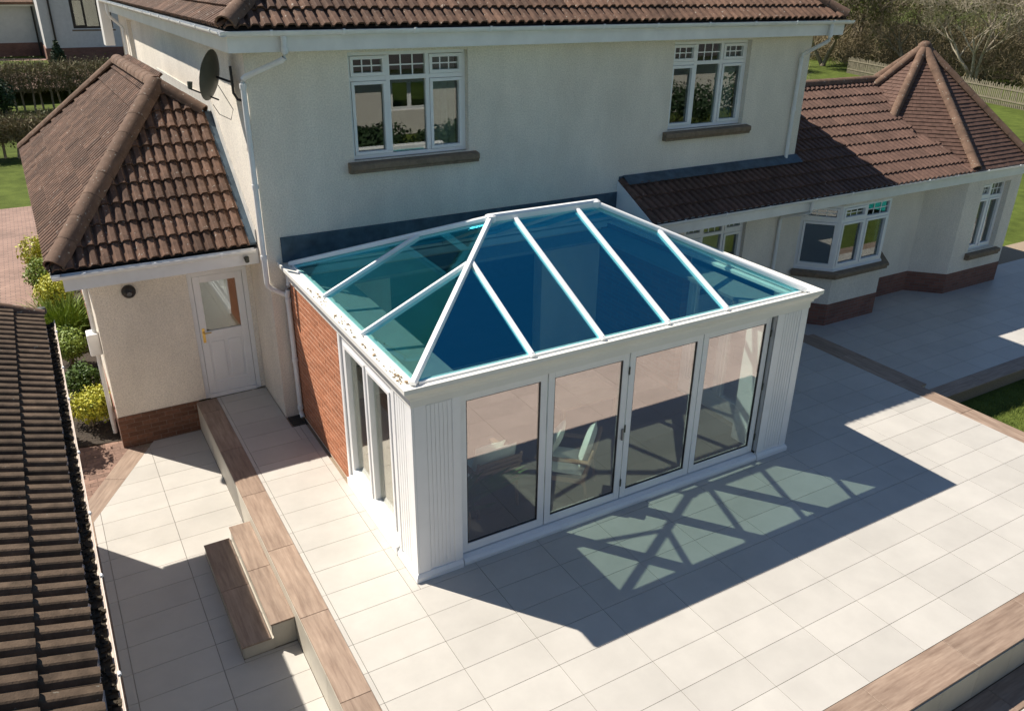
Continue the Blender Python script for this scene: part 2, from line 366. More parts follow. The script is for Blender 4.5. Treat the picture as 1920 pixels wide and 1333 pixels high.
def gutter(parent, p0, p1, out, r=.062, step=1.0, brackets=True, m=None):
    p0, p1, out = Vector(p0), Vector(p1), Vector(out); pr = [(math.cos(t)*r+r, -math.sin(t)*r) for t in [math.pi*k/8 for k in range(9)]]
    pr += [(math.cos(t)*(r-.007)+r, -math.sin(t)*(r-.007)) for t in [math.pi*k/8 for k in range(8, -1, -1)]]
    g = MB().sweep(pr, p0, p1, out, (0, 0, 1)).build('gutter', m or GUTTER, parent)
    if brackets:
        d = (p1-p0); L = d.length; d.normalize(); n = int(L/step); q = r+.006
        pr2 = [(math.cos(t)*q+r, -math.sin(t)*q) for t in [math.pi*k/8 for k in range(9)]]+[(math.cos(t)*(r+.0005)+r, -math.sin(t)*(r+.0005)) for t in [math.pi*k/8 for k in range(8, -1, -1)]]
        b = MB().sweep(pr2, -d*.015, d*.015, out, (0, 0, 1)); b.sweep([(r*2-.012, .0), (r*2+.012, 0), (r*2+.006, .014), (r*2-.008, .014)], -d*.015, d*.015, out, (0, 0, 1))
        me, _ = b.mesh('bracket', WHITE, center=False)
        for i in range(n):
            t = (i+.5+random.uniform(-.12, .12))*L/n; link('bracket', me, Matrix.Translation(p0+d*t), g)
    return g
def pipe(name, parent, pts, r=.034, m=None, collars=()):
    b = MB(); P = [Vector(p) for p in pts]; Q = [P[0]]
    for i in range(1, len(P)-1):       # round the bends
        a = (P[i-1]-P[i]); c = (P[i+1]-P[i]); k = min(.06, a.length*.4, c.length*.4)
        s, e = P[i]+a.normalized()*k, P[i]+c.normalized()*k
        Q += [s, (s+e)/4+P[i]/2, e]
    Q.append(P[-1]); b.tube(Q, r, 10)
    o = b.build(name, m or GUTTER, parent, smooth=True)
    for c in collars:
        c = Vector(c); MB().tube([c-Vector((0, 0, .03)), c+Vector((0, 0, .03))], r+.009, 10).build('collar', m or GUTTER, o, smooth=True)
    return o
# ------------------------------------------------------------------ windows
def window(parent, o, u, wd, ht, cols, fan=.0, depth=.07, fr=.055, gm=None, m=None, sash=.05, bars=True, out=None, sill=None, openfan=True, name='window', curtain=None):
    """o: lower-left outer corner, u: horizontal unit vector, outward normal = u x z"""
    o, u = Vector(o), Vector(u).normalized(); z = Vector((0, 0, 1)); nrm = u.cross(z); m = m or WHITE; gm = gm or G_WIN
    root = None; f = MB()
    def bx(mb, a, b, c, d, n0, n1): mb.obox(o+u*a+z*c+nrm*n0, u*(b-a), nrm*(n1-n0), z*(d-c))
    bx(f, 0, wd, 0, fr, -depth, 0); bx(f, 0, wd, ht-fr, ht, -depth, 0); bx(f, 0, fr, fr, ht-fr, -depth, 0); bx(f, wd-fr, wd, fr, ht-fr, -depth, 0)
    bx(f, -.01, wd+.01, -.035, -.002, -depth, .035)
    win = f.build(name, m, parent, bevel=.004)
    xs = [0]
    for c in cols: xs.append(xs[-1]+c)
    s = wd/xs[-1]; xs = [x*s for x in xs]; zt = ht-fan
    mull = MB()
    for x in xs[1:-1]: bx(mull, x-.03, x+.03, fr+.001, ht-fr-.001, -depth+.003, -.002)
    if fan:
        for i in range(len(cols)): bx(mull, xs[i]+(fr if i == 0 else .0305), xs[i+1]-(fr if i == len(cols)-1 else .0305), zt-.03, zt+.03, -depth+.004, -.003)
    if mull.v: mull.build('mullion', m, win, bevel=.003)
    for i in range(len(cols)):
        a, b = xs[i]+(fr if i == 0 else .03), xs[i+1]-(fr if i == len(cols)-1 else .03)
        parts = [(fr, (zt-.03) if fan else ht-fr, i != 1 or len(cols) == 2, False)]
        if fan: parts.append((zt+.03, ht-fr, i != 1 and openfan, bars))
        for c, d, opener, gb in parts:
            k = 0
            if opener and sash:
                k = sash; sm = MB(); g = .004
                bx(sm, a+g, b-g, c+g, c+k, -depth+.01, .014); bx(sm, a+g, b-g, d-k, d-g, -depth+.01, .014); bx(sm, a+g, a+k, c+k, d-k, -depth+.01, .014); bx(sm, b-k, b-g, c+k, d-k, -depth+.01, .014)
                sm.build('sash', m, win, bevel=.004)
            pm = MB(); bx(pm, a+k, b-k, c+k, d-k, -depth+.022, -depth+.028); pm.build('pane', gm, win)
            if gb:
                gmh = MB(); A, B, Cc, D = a+k, b-k, c+k, d-k
                for t in (1, 2): q = A+(B-A)*t/3; bx(gmh, q-.009, q+.009, Cc, D, -depth+.0285, -depth+.036)
                q = (Cc+D)/2; bx(gmh, A, B, q-.009, q+.009, -depth+.0287, -depth+.034)
                gmh.build('glazing_bars', m, win)
    if sill:
        ov, hh, pj = sill; sb = MB(); pr = [(-.10, -.04), (pj-.012, -.062), (pj, -.075), (pj, -.04-hh*.7), (pj-.03, -.04-hh*.8), (pj-.03, -.04-hh), (-.10, -.04-hh)]
        sb.sweep(pr, o-u*ov, o+u*(wd+ov), nrm, z); sb.build('sill', SILL, win, bevel=.006)
    if curtain:
        for a, b in curtain:
            cm = MB(); N = 26; V = []
            for k in range(N+1):
                t = k/N; q = o+u*(a+(b-a)*t)-nrm*(depth+.12+.028*math.sin(t*math.pi*2*(b-a)/.13)); V += [q+z*.0, q+z*(ht-.02)]
            cm.add(V, [(2*k, 2*k+2, 2*k+3, 2*k+1) for k in range(N)]); cm.build('curtain', CURTAIN, win, smooth=True)
    return win

# ================================================================== GROUND
def S(t): t = max(0, min(1, t)); return t*t*(3-2*t)
gv = []; gf = []
gx = sorted({-140., -90, -60, -40, -25, -16, -10, -8, -6, -4, -2, 0, 2, 4, 7, 10, 14, 18, 24, 30, 40, 50, 60, 75, 95, 130, 190, 300})
gy = sorted({-140., -90, -60, -40, -30, -22, -16, -12, -9, -6, -3, 0, 5, 10, 15, 20, 25, 30, 35, 40, 44, 46, 48, 50, 55, 60, 70, 90, 130, 200, 320})
for y in gy:
    for x in gx: gv.append((x, y, -.62+1.6*S((y-44)/5)*S((24-x)/10)+6*S((y-60)/200)))
nx = len(gx)
gf = [(j*nx+i, j*nx+i+1, (j+1)*nx+i+1, (j+1)*nx+i) for j in range(len(gy)-1) for i in range(nx-1)]
MB().add(gv, gf).build('lawn', GRASS, None, kind='structure')
TA, TB = .846, .423
def pave(parent, x0, x1, y0, y1, z, gx0, gy0, holes=(), cut=None, th=.022, ta=TA, tb=TB, m=None, gap=.0026, name='paving_tile'):
    i0 = math.floor((x0-gx0)/ta); i1 = math.ceil((x1-gx0)/ta); j0 = math.floor((y0-gy0)/tb); j1 = math.ceil((y1-gy0)/tb); cache = {}
    for i in range(i0, i1):
        for j in range(j0, j1):
            a, b = max(x0, gx0+i*ta), min(x1, gx0+(i+1)*ta); c, d = max(y0, gy0+j*tb), min(y1, gy0+(j+1)*tb)
            if b-a < .03 or d-c < .03: continue
            rects = [(a, b, c, d)]
            for h in holes:
                nr = []
                for a, b, c, d in rects:
                    if b <= h[0] or a >= h[1] or d <= h[2] or c >= h[3]: nr.append((a, b, c, d)); continue
                    if a < h[0]: nr.append((a, h[0], c, d))
                    if b > h[1]: nr.append((h[1], b, c, d))
                    a2, b2 = max(a, h[0]), min(b, h[1])
                    if c < h[2]: nr.append((a2, b2, c, h[2]))
                    if d > h[3]: nr.append((a2, b2, h[3], d))
                rects = nr
            for a, b, c, d in rects:
                if b-a < .03 or d-c < .03: continue
                poly = [(a+gap, c+gap), (b-gap, c+gap), (b-gap, d-gap), (a+gap, d-gap)]
                if cut:
                    q = clip2(poly, *cut)
                    if len(q) < 3: continue
                    if q != poly:
                        MB().prism([(px, py, z-th) for px, py in q], (0, 0, th)).build(name, m or PAVE, parent); continue
                key = (round(b-a, 3), round(d-c, 3))
                if key not in cache: cache[key] = MB().box(-(b-a)/2+gap, (b-a)/2-gap, -(d-c)/2+gap, (d-c)/2-gap, -th, 0).mesh(name, m or PAVE, center=False)[0]
                link(name, cache[key], Matrix.Translation(((a+b)/2, (c+d)/2, z)) @ Matrix.Rotation(random.choice((0, math.pi)), 4, 'Z') @ Matrix.Rotation(random.gauss(0, .0011), 4, 'X') @ Matrix.Rotation(random.gauss(0, .0008), 4, 'Y'), parent)
def planks(parent, p0, p1, wd, z, joints, th=.022, name='edging_plank', side=None):
    """planks laid along p0->p1, width to the left of the direction"""
    p0, p1 = Vector((*p0, 0)), Vector((*p1, 0)); d = p1-p0; L = d.length; d.normalize(); n = Vector((-d.y, d.x, 0))
    js = [0]+[j for j in joints if .04 < j < L-.04]+[L]
    for a, b in zip(js, js[1:]):
        me, _ = MB().box(-(b-a)/2+.002, (b-a)/2-.002, -wd/2, wd/2, -th, 0).mesh(name, PLANK, center=False)
        o = link(name, me, Matrix.Translation(p0+d*(a+b)/2+n*wd/2+Vector((0, 0, z))) @ Matrix((d, n, Vector((0, 0, 1)))).transposed().to_4x4(), parent)
        bv = o.modifiers.new('bevel', 'BEVEL'); bv.width = .003; bv.segments = 1
ZL = -.5        # lower patio
ZW = -.35       # wing patio
# main terrace
OX0, OX1, OYF = 0., 5.829, -4.464
ter = MB(); ter.box(-1.325, 9.47, -8.37, 1.17, -.62, -.0235).build('terrace', JOINT, None, kind='structure')
ter = bpy.data.objects['terrace']
pave(ter, -1.03, 9.15, -7.972, 1.165, 0, .714-TA*2, -5.01, holes=[(OX0-.03, OX1+.03, OYF-.005, 2), (-.24, 11, -.005, 2), (5.9, 9.3, -.36, 2), (-.22, .01, -.36, 0)])
planks(ter, (-1.03, 1.165), (-1.03, -7.97), -.31, 0, [.445+1.275*k for k in range(8)])
planks(ter, (-1.34, -7.973), (9.48, -7.973), -.405, 0, [.67+1.265*k-.0 for k in range(9)])
planks(ter, (9.15, -7.97), (9.15, -.36), -.33, 0, [1.2*k+.5 for k in range(8)])
def risers(parent, p0, p1, z0, z1, wd, out, th=.018, off=0):
    p0, p1, out = Vector((*p0, 0)), Vector((*p1, 0)), Vector((*out, 0)); d = p1-p0; L = d.length; d.normalize(); t = -off
    while t < L:
        a, b = max(0, t)+.002, min(L, t+wd)-.002
        if b-a > .02: MB().obox(p0+d*a+Vector((0, 0, z0)), d*(b-a), out*th, (0, 0, z1-z0)).build('riser_tile', RISER, parent)
        t += wd
risers(ter, (-1.325, 1.16), (-1.325, -8.37), ZL+.003, -.024, .6, (-1, 0), off=.2)
risers(ter, (-1.3, -8.37), (9.47, -8.37), -.44, -.024, .6, (0, -1), off=.3)
risers(ter, (9.47, -.4), (9.47, -8.37), -.6, -.024, .6, (1, 0))
# front lower step
fs = MB().box(-1.3, 6.6, -9.3, -8.392, -.62, -.462).build('front_step', JOINT, None, kind='structure')
planks(fs, (-1.3, -8.395), (6.6, -8.395), -.33, -.44, [1.27*k+.9 for k in range(8)])
pave(fs, -1.3, 6.6, -9.28, -8.735, -.44, .3, -9.28, tb=.55)
# wing patio
wp = MB().box(9.485, 24, -4.2, .6, -.7, ZW-.0235).build('wing_patio', JOINT, None, kind='structure')
pave(wp, 9.485, 23.9, -3.9, -.33, ZW, 9.3, -3.9)
planks(wp, (9.49, -3.9), (23.9, -3.9), -.34, ZW, [1.27*k+.6 for k in range(12)])
ws = MB().box(9.485, 9.98, -3.93, -1.42, ZW+.002, ZW/2-.024).build('wing_step', RISER, None, kind='structure')
planks(ws, (9.487, -1.42), (9.487, -3.94), .25, ZW/2, [1.26], name='step_plank'); planks(ws, (9.74, -1.42), (9.74, -3.94), .25, ZW/2, [1.26], name='step_plank')
# lower patio
lp = MB().add([(-1.327, 1.15, ZL-.0235), (-1.327, -9.5, ZL-.0235), (-3.24, -9.5, ZL-.0235), (-3.24, -.40, ZL-.0235), (-2.47, 1.02, ZL-.0235), (-2.47, 1.15, ZL-.0235)], [(0, 1, 2, 3, 4, 5)]).build('lower_patio', JOINT, None, kind='structure')
dgx, dgy = (-2.308+3.101), (.714+.709); dl = math.hypot(dgx, dgy); ca, cb = -dgy/dl, dgx/dl; cc = ca*-3.101+cb*-.709
pave(lp, -3.1, -1.345, -9.5, 1.15, ZL, -2.996, -2.075, holes=[(-1.93, -1.3, -4.14, -2.15)], cut=(ca, cb, cc))
planks(lp, (-3.101, -.70), (-3.101, -9.5), -.125, ZL, [1.27*k+.4 for k in range(8)])
planks(lp, (-3.105, -.715), (-2.16, .98), .30, ZL, [1.05])
# garden steps
st = thing('garden_steps', (-1.6, -3.1, ZL), 'two brown plank steps rising from the lower patio to the terrace', 'steps')
MB().box(-1.92, -1.344, -4.13, -2.16, ZL+.001, -.358).build('lower_step_core', RISER, st)
MB().box(-1.59, -1.344, -4.12, -2.17, -.357, -.192).build('upper_step_core', RISER, st)
planks(st, (-1.935, -4.145), (-1.935, -2.15), -.315, -.333, [1.0], name='tread_plank'); planks(st, (-1.605, -4.135), (-1.605, -2.155), -.262, -.167, [1.0], name='tread_plank')
for y0, y1 in ((-4.13, -3.15), (-3.145, -2.16)):
    MB().box(-1.93, -1.92, y0, y1, ZL+.002, -.357).build('riser_tile', RISER, st); MB().box(-1.598, -1.59, y0+.01, y1-.01, -.331, -.19).build('riser_tile', RISER, st)
MB().box(-1.915, -1.6, -4.139, -4.13, ZL+.002, -.357).build('riser_tile', RISER, st); MB().box(-1.59, -1.35, -4.131, -4.12, ZL+.002, -.191).build('riser_tile', RISER, st)
# driveway and pavers
dv = MB().add([(-16, -.2, -.53), (-3.3, -.52, -.53), (-2.47, 1.03, -.53), (-2.47, 1.4, -.53), (-3.2, 1.55, -.53), (-3.25, 9.5, -.53), (-2.6, 10.4, -.53), (-.3, 10.4, -.53), (-.3, 17, -.53), (-3, 18.2, -.53), (-16, 18.2, -.53)], [tuple(range(11))]).build('driveway', PAVER_F, None, kind='structure')
pm, _ = MB().box(-.098, .098, -.048, .048, -.02, .012).mesh('paver', PAVER, center=False)
for i in range(14):
    for j in range(26):
        x = -4.05+i*.2+(j % 2)*.1; y = -.62+j*.1
        if ca*(x+.1)+cb*y > cc+.06 and x < -2.42 and x > -3.95 and not (y > 1.42 and x > -3.3): link('paver', pm, Matrix.Translation((x, y, -.518)), dv)
MB().prism([(-3.2, 1.55, -.6), (-2.5, 1.4, -.6), (-2.5, 9.6, -.6), (-3.25, 9.5, -.6)], (0, 0, .1)).build('planting_bed', SOIL, None, kind='structure')
bk = MB()
for k in range(20):
    a = 1.50+k*.4; bk.box(-3.31, -3.21, a, a+.385, -.6, -.44)
bk.build('bed_kerb', JOINT, bpy.data.objects['planting_bed'])

# ================================================================== MAIN HOUSE
HL, HR_, HD = -.23, 10.27, 12.8
house = thing('house', (5, 6, -.6), 'two storey cream rendered house with brown tiled hipped roof', 'house')
W1 = (1.158, 2.998, 3.80, 5.264); W2 = (6.929, 8.72, 3.80, 5.264)
DOORWAY = (1.6, 4.4, 0.02, 2.2)
mb = MB(); wall_x(mb, 0, .26, HL, HR_, -.6, 5.45, [W1, W2, DOORWAY]); mb.build('rear_wall', RENDER, house)
mb = MB(); wall_y(mb, HL, HL+.26, .26, HD, -.6, 5.45, [(10.6, 11.5, 3.8, 5.2)]); mb.build('side_wall', RENDER, house)
MB().box(HR_-.26, HR_, .26, HD, -.6, 5.45).build('end_wall', RENDER, house)
MB().box(HL, HR_, HD, HD+.26, -.6, 5.45).build('front_wall', RENDER, house)
MB().box(HL+.26, HR_-.26, .26, HD, 2.62, 2.85).build('upper_floor', INTDARK, house)
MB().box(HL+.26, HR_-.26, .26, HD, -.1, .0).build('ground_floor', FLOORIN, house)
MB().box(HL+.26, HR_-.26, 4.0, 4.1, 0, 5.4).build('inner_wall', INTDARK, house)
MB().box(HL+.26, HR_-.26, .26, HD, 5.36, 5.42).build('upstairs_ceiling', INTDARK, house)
for (a, b, c, d), cur in ((W1, [(1.25, 1.75)]), (W2, [(1.25, 1.72)])):
    window(house, (a, .10, c), (1, 0, 0), b-a, d-c, [.62, .62, .62], fan=.36, sill=None, curtain=cur)
    MB().sweep([(0.10, .01), (-.11, -.02), (-.125, -.035), (-.125, -.10), (-.10, -.12), (-.10, -.155), (.10, -.155)], (a-.10, 0, c-.005), (b+.13, 0, c-.005), (0, 1, 0), (0, 0, 1)).build('window_sill', SILL, house, bevel=.006)
window(house, (HL+.10, 11.5, 3.8), (0, -1, 0), .9, 1.4, [1], sill=(.05, .1, .1))
# eaves
EX0, EX1, EY0, EY1, EZ = -.497, 10.53, -.45, HD+.7, 5.335
for nm, a in (('rear_fascia', (EX0, EX1, EY0, EY0+.02, EZ, EZ+.235)), ('side_fascia', (EX0, EX0+.02, EY0+.02, EY1, EZ, EZ+.235)), ('end_fascia', (EX1-.02, EX1, EY0+.02, EY1, EZ, EZ+.235))): box(nm, WHITE_OLD, house, *a)
for z in (EZ+.075, EZ+.15):     # board grooves as thin proud laps
    box('fascia_lap', WHITE_OLD, house, EX0-.004, EX1, EY0-.006, EY0-.0005, z, z+.070)
MB().add([(EX0, EY0, EZ+.012), (EX1, EY0, EZ+.012), (EX1, EY1, EZ+.012), (EX0, EY1, EZ+.012), (HL+.02, .02, EZ+.012), (HR_-.02, .02, EZ+.012), (HR_-.02, HD, EZ+.012), (HL+.02, HD, EZ+.012)],
   [(0, 1, 5, 4), (1, 2, 6, 5), (2, 3, 7, 6), (3, 0, 4, 7)]).build('soffit', WHITE_OLD, house)
gz = EZ+.25
gutter(house, (EX0-.1, EY0-.005, gz), (EX1+.12, EY0-.005, gz), (0, -1, 0), step=.95)
gutter(house, (EX0-.005, EY0-.12, gz), (EX0-.005, EY1, gz), (-1, 0, 0), step=.9)
# roof
rf = link('roof', None, Matrix.Translation((5, 6, 5.6)), house)
RZ = EZ+.265; RP = math.tan(R(34)); rx0, rx1, ry0, ry1 = EX0-.03, EX1+.03, EY0-.03, EY1
hw = (rx1-rx0)/2; top = RZ+hw*RP; mx = (rx0+rx1)/2
A, B, Cc, D = Vector((rx0, ry0, RZ)), Vector((rx1, ry0, RZ)), Vector((rx1, ry1, RZ)), Vector((rx0, ry1, RZ)); T0 = Vector((mx, ry0+hw, top)); T1 = Vector((mx, max(ry1-hw, ry0+hw+.5), top))
MB().add([A, B, Cc, D, T0, T1], [(0, 1, 4), (1, 2, 5, 4), (2, 3, 5), (3, 0, 4, 5), (0, 3, 2, 1)]).build('roof_deck', UNDER, rf)
sl = hw/math.cos(R(34))
tile_plane(rf, A+Vector((0, 0, .012)), (1, 0, 0), (0, math.cos(R(34)), math.sin(R(34))), [(0, 0), (2*hw, 0), (2*hw-hw*4/sl, 4.), (hw*4/sl, 4.)], TILE, nmax=160)
tile_plane(rf, D+Vector((0, 0, .012)), (0, -1, 0), (math.cos(R(34)), 0, math.sin(R(34))), [(0, 0), (ry1-ry0, 0), (ry1-ry0-hw*4/sl, 4.), (0, 4.)], TILE, nmax=140)
ridge(rf, A+Vector((.02, .02, .07)), T0+Vector((0, 0, .07)), r=.135)
ridge(rf, B+Vector((-.02, .02, .07)), T0+Vector((0, 0, .07)), r=.135)
# pipes on the house
pipe('downpipe', house, [(.17, -.515, gz-.06), (.17, -.515, 5.26), (-.285, -.05, 5.0), (-.285, -.05, 2.16), (-.06, -.085, 2.02), (.01, -.085, 1.98)], .036, collars=[(.17, -.515, 5.36), (-.285, -.05, 4.9), (-.285, -.05, 3.6), (-.285, -.05, 2.6)])
pipe('downpipe', house, [(10.12, -.515, gz-.06), (10.12, -.515, 5.25), (9.985, -.06, 4.98), (9.965, -.06, 2.88)], .036, collars=[(10.12, -.515, 5.36), (9.98, -.06, 4.0)])
pipe('downpipe', house, [(-.56, 11.9, gz-.06), (-.56, 11.9, 5.26), (-.29, 11.9, 5.0), (-.29, 11.9, -.4)], .036)
box('eave_box', WHITE_OLD, house, -.62, -.40, HD+.3, HD+.8, 4.5, 5.55)
box('flashing', LEAD, house, -.02, 5.90, -.018, .0, 2.47, 2.84)
fl = MB()
fl.box(5.93, 10.29, -.020, 0, 2.9, 3.10); fl.build('flashing', LEAD, house)

# ================================================================== SIDE EXTENSION
ext = thing('side_extension', (-1.5, 5, -.6), 'low side extension with steep brown hipped roof and white half glazed door', 'extension')
EXY, EXL = 1.17, -2.49
DX0, DX1, DZ = -1.187, -.30, 2.12
mb = MB(); wall_x(mb, EXY, EXY+.2, EXL, HL-.003, .02, 2.36, [(DX0, DX1, 0, DZ)]); mb.build('rear_wall', RENDER, ext)
MB().box(EXL, EXL+.2, EXY+.2, 9.3, .02, 2.36).build('side_wall', RENDER, ext)
MB().box(EXL, HL-.003, 9.3, 9.5, -.6, 2.36).build('end_wall', RENDER, ext)
# brick plinth from single bricks
def brick_field(parent, o, u, n, L, Hh, m, nmax=300, bl=.215, bh=.065, j=.010, start=0):
    o, u, n = Vector(o), Vector(u), Vector(n); pos = []; r = 0
    while r*(bh+j) < Hh-.03:
        x = -(bl+j)/2 if r % 2 else 0.
        while x < L-.03:
            a, b = max(0, x), min(L, x+bl)
            if b-a > .03: pos.append((a, b, r*(bh+j)))
            x += bl+j
        r += 1
    cache = {}; rest = MB(); rot = Matrix((u, n, Vector((0, 0, 1)))).transposed().to_4x4()
    pos.sort(key=lambda q: (o+u*q[0]+Vector((0, 0, q[2]))-CAM).length)
    for k, (a, b, z) in enumerate(pos):
        w = round(b-a, 3); hh = min(bh, Hh-z)
        T = Matrix.Translation(o+u*(a+b)/2+Vector((0, 0, z))+n*random.uniform(-.001, .0015)) @ rot
        if k < nmax:
            key = (w, round(hh, 3))
            if key not in cache: cache[key] = MB().box(-w/2, w/2, -.02, .003, 0, hh).mesh('brick', m, center=False)[0]
            link('brick', cache[key], T, parent)
        else:
            q = MB().box(-w/2, w/2, -.02, .003, 0, hh); rest.add([T @ Vector(p) for p in q.v], q.f)
    if rest.v:
        m2, c = rest.mesh('far_bricks', m); tag(link('far_bricks', m2, Matrix.Translation(c), parent), kind='stuff')
pl = MB().box(EXL-.01, -1.3, EXY-.012, EXY+.19, -.6, .019).build('plinth', mat('dark_mortar', (.22, .16, .12), .95, var=.2), ext)
brick_field(pl, (EXL-.01, EXY-.012, -.56), (1, 0, 0), (0, -1, 0), 1.19, .575, BRICK_D)
MB().box(EXL-.012, EXL+.19, EXY+.19, 9.3, -.6, .019).build('side_plinth', BRICKWALL, ext)
# door
dr = link('door', None, Matrix.Translation(((DX0+DX1)/2, EXY, 0)), ext)
fy = EXY+.03
f = MB(); f.box(DX0, DX0+.07, fy, fy+.07, .0, DZ); f.box(DX1-.07, DX1, fy, fy+.07, .0, DZ); f.box(DX0+.07, DX1-.07, fy, fy+.07, DZ-.07, DZ); f.box(DX0+.07, DX1-.07, fy-.02, fy+.07, .0, .06); f.build('door_frame', WHITE, dr, bevel=.005)
lx0, lx1 = DX0+.075, DX1-.075; ly = fy+.012
f = MB(); f.box(lx0, lx0+.105, ly, ly+.045, .065, DZ-.075); f.box(lx1-.105, lx1, ly, ly+.045, .065, DZ-.075); f.box(lx0+.105, lx1-.105, ly, ly+.045, 1.02, 1.14); f.box(lx0+.105, lx1-.105, ly, ly+.045, DZ-.18, DZ-.075); f.box(lx0+.105, lx1-.105, ly, ly+.045, .065, .26); f.build('door_leaf', WHITE, dr, bevel=.005)
box('lower_panel', WHITE, dr, lx0+.105, lx1-.105, ly+.015, ly+.035, .26, 1.02)
mxd = (lx0+lx1)/2
for a, b in ((lx0+.14, mxd-.03), (mxd+.03, lx1-.14)):
    MB().box(a, b, ly+.004, ly+.015, .32, .95).build('raised_panel', WHITE, dr, bevel=.008)
box('pane', G_WIN, dr, lx0+.105, lx1-.105, ly+.02, ly+.026, 1.14, DZ-.18)
h = MB(); h.box(lx0+.03, lx0+.07, ly-.006, ly, .96, 1.20); h.tube([(lx0+.05, ly-.005, 1.13), (lx0+.05, ly-.045, 1.13), (lx0+.16, ly-.05, 1.13)], .010, 8); h.tube([(lx0+.05, ly-.01, 1.03), (lx0+.05, ly-.002, 1.03)], .012, 8); h.build('handle', BRASS, dr)
MB().box(EXL+.2, HL-.01, EXY+.2, 9.3, -.05, 0).build('floor', FLOORIN, ext)
MB().box(EXL+.2, HL-.01, 3.6, 3.7, 0, 2.3).build('inner_wall', INTERIOR, ext)
MB().box(EXL+.2, HL-.01, EXY+.2, 9.3, 2.30, 2.34).build('ceiling', INTERIOR, ext)
# eaves and roof
eb, et = 2.35, 2.60; fyy = .50
box('fascia', WHITE_OLD, ext, -2.80, HL-.004, fyy, fyy+.02, eb, et-.02); box('fascia', WHITE_OLD, ext, -2.80, -2.78, fyy+.02, 9.75, eb, et-.02)
box('soffit', WHITE_OLD, ext, -2.78, HL-.004, fyy+.02, EXY, eb+.01, eb+.02); box('soffit', WHITE_OLD, ext, -2.78, EXL, EXY, 9.7, eb+.01, eb+.02)
gutter(ext, (-2.92, fyy-.003, et), (HL-.06, fyy-.003, et), (0, -1, 0), step=.85)
gutter(ext, (-2.803, fyy-.10, et), (-2.803, 9.75, et), (-1, 0, 0), step=1.0, m=mat('grey_gutter', (.40, .38, .36), .5, var=.2))
er = link('roof', None, Matrix.Translation((-1.2, 5, 2.6)), ext)
e0 = Vector((-2.90, .50, 2.625)); e1 = Vector((-2.98, 9.82, 2.625)); a0 = Vector((-.93, 2.98, 4.58)); a1 = Vector((-1.0, 7.2, 4.58)); q0 = Vector((-.345, 2.52, 4.21)); xr = -.345
pf = (a0.z-e0.z)/(a0.y-e0.y); qz = e0.z+pf*(q0.y-e0.y)
eR = Vector((xr, .50, 2.625)); q0.z = qz; q1 = Vector((xr, 7.7, qz))
MB().add([e0, eR, q0, a0, e1, a1, q1, Vector((xr, 9.82, 2.625)), Vector((xr, 9.82, 2.4)), Vector((xr, .50, 2.4)), Vector((-2.9, .50, 2.6)), Vector((-2.98, 9.82, 2.6))],
   [(0, 1, 2, 3), (0, 3, 5, 4), (3, 2, 6, 5), (4, 5, 6, 7), (1, 7, 6, 2), (10, 11, 7, 1)]).build('roof_deck', UNDER, er)
vf = Vector((0, a0.y-e0.y, a0.z-e0.z)); lf = vf.length
k = (q0.y-e0.y)/(a0.y-e0.y)
tile_plane(er, e0+Vector((0, 0, .012)), (1, 0, 0), vf, [(0, 0), (xr-e0.x, 0), (xr-e0.x, lf*k), (a0.x-e0.x, lf)], TILE, nmax=220)
ul = (e1-e0).normalized(); vl = (a0-e0); vl = vl-ul*vl.dot(ul); ll = vl.length; pa = (a0-e0).dot(ul); pb = (a1-e0).dot(ul); LL = (e1-e0).length
tile_plane(er, e0+Vector((0, 0, .012)), ul, vl, [(0, 0), (LL, 0), (pb, ll), (pa, ll)], TILE, nmax=300)
up = Vector((0, 0, .085))
ridge(er, e0+up+Vector((.03, .03, .0)), a0+up, r=.15, ln=.43); ridge(er, a0+up, q0+up*.6, r=.12, ln=.4); ridge(er, a0+up, a1+up, r=.13); ridge(er, e1+up, a1+up, r=.12)
# lead soaker between roof and house wall
for nm, x0, x1, lift in (('valley_lead', xr+.002, HL-.004, .03), ('cover_flashing', HL-.018, HL-.003, .22)):
    f = MB(); P = [Vector((x0, .5, 2.64)), Vector((x0, q0.y, q0.z)), Vector((x0, q1.y, q1.z))]
    for a, b in zip(P, P[1:]): f.prism([a, b, b+Vector((0, 0, lift)), a+Vector((0, 0, lift))], (x1-x0, 0, 0))
    f.build(nm, LEAD if nm == 'valley_lead' else mat('pale_lead', (.62, .60, .55), .6, var=.15), ext)
pipe('downpipe', ext, [(-2.83, 1.35, 2.52), (-2.83, 1.35, 2.30), (-2.54, 1.6, 2.1), (-2.54, 1.6, 1.15)], .034)
box('hopper', WHITE_OLD, ext, -2.66, -2.495, 1.5, 1.75, .95, 1.30, bevel=.02)
pipe('downpipe', ext, [(-2.56, 1.62, .95), (-2.56, 1.62, -.45)], .034)
# wall light under the eave, sensor on the fascia, dish
wl = thing('wall_light', (-2.0, EXY, 2.0), 'round black wall light on cream wall beside the white door', 'light')
b = MB(); b.lathe((0, 0, 0), [(0, .10), (.05, .095), (.09, .06), (.098, .02), (.098, 0)], 18); b.v = [(-2.0+x, EXY-.002-z, 2.0+y) for x, y, z in b.v]; b.build('housing', DARK, wl, smooth=True)
MB().tube([(-2.0, EXY-.09, 2.0), (-2.0, EXY-.115, 1.99)], .035, 12).build('lens', mat('dark_lens', (.05, .05, .06), .1), wl)
cs = thing('security_sensor', (-.42, fyy, 2.44), 'small dark sensor on the white fascia by the downpipe', 'sensor')
MB().tube([(-.42, fyy-.001, 2.46), (-.42, fyy-.05, 2.455)], .022, 10).build('stem', DARK, cs); MB().tube([(-.42, fyy-.035, 2.47), (-.425, fyy-.10, 2.43)], [.038, .03], 12).build('sensor_head', DISH, cs)
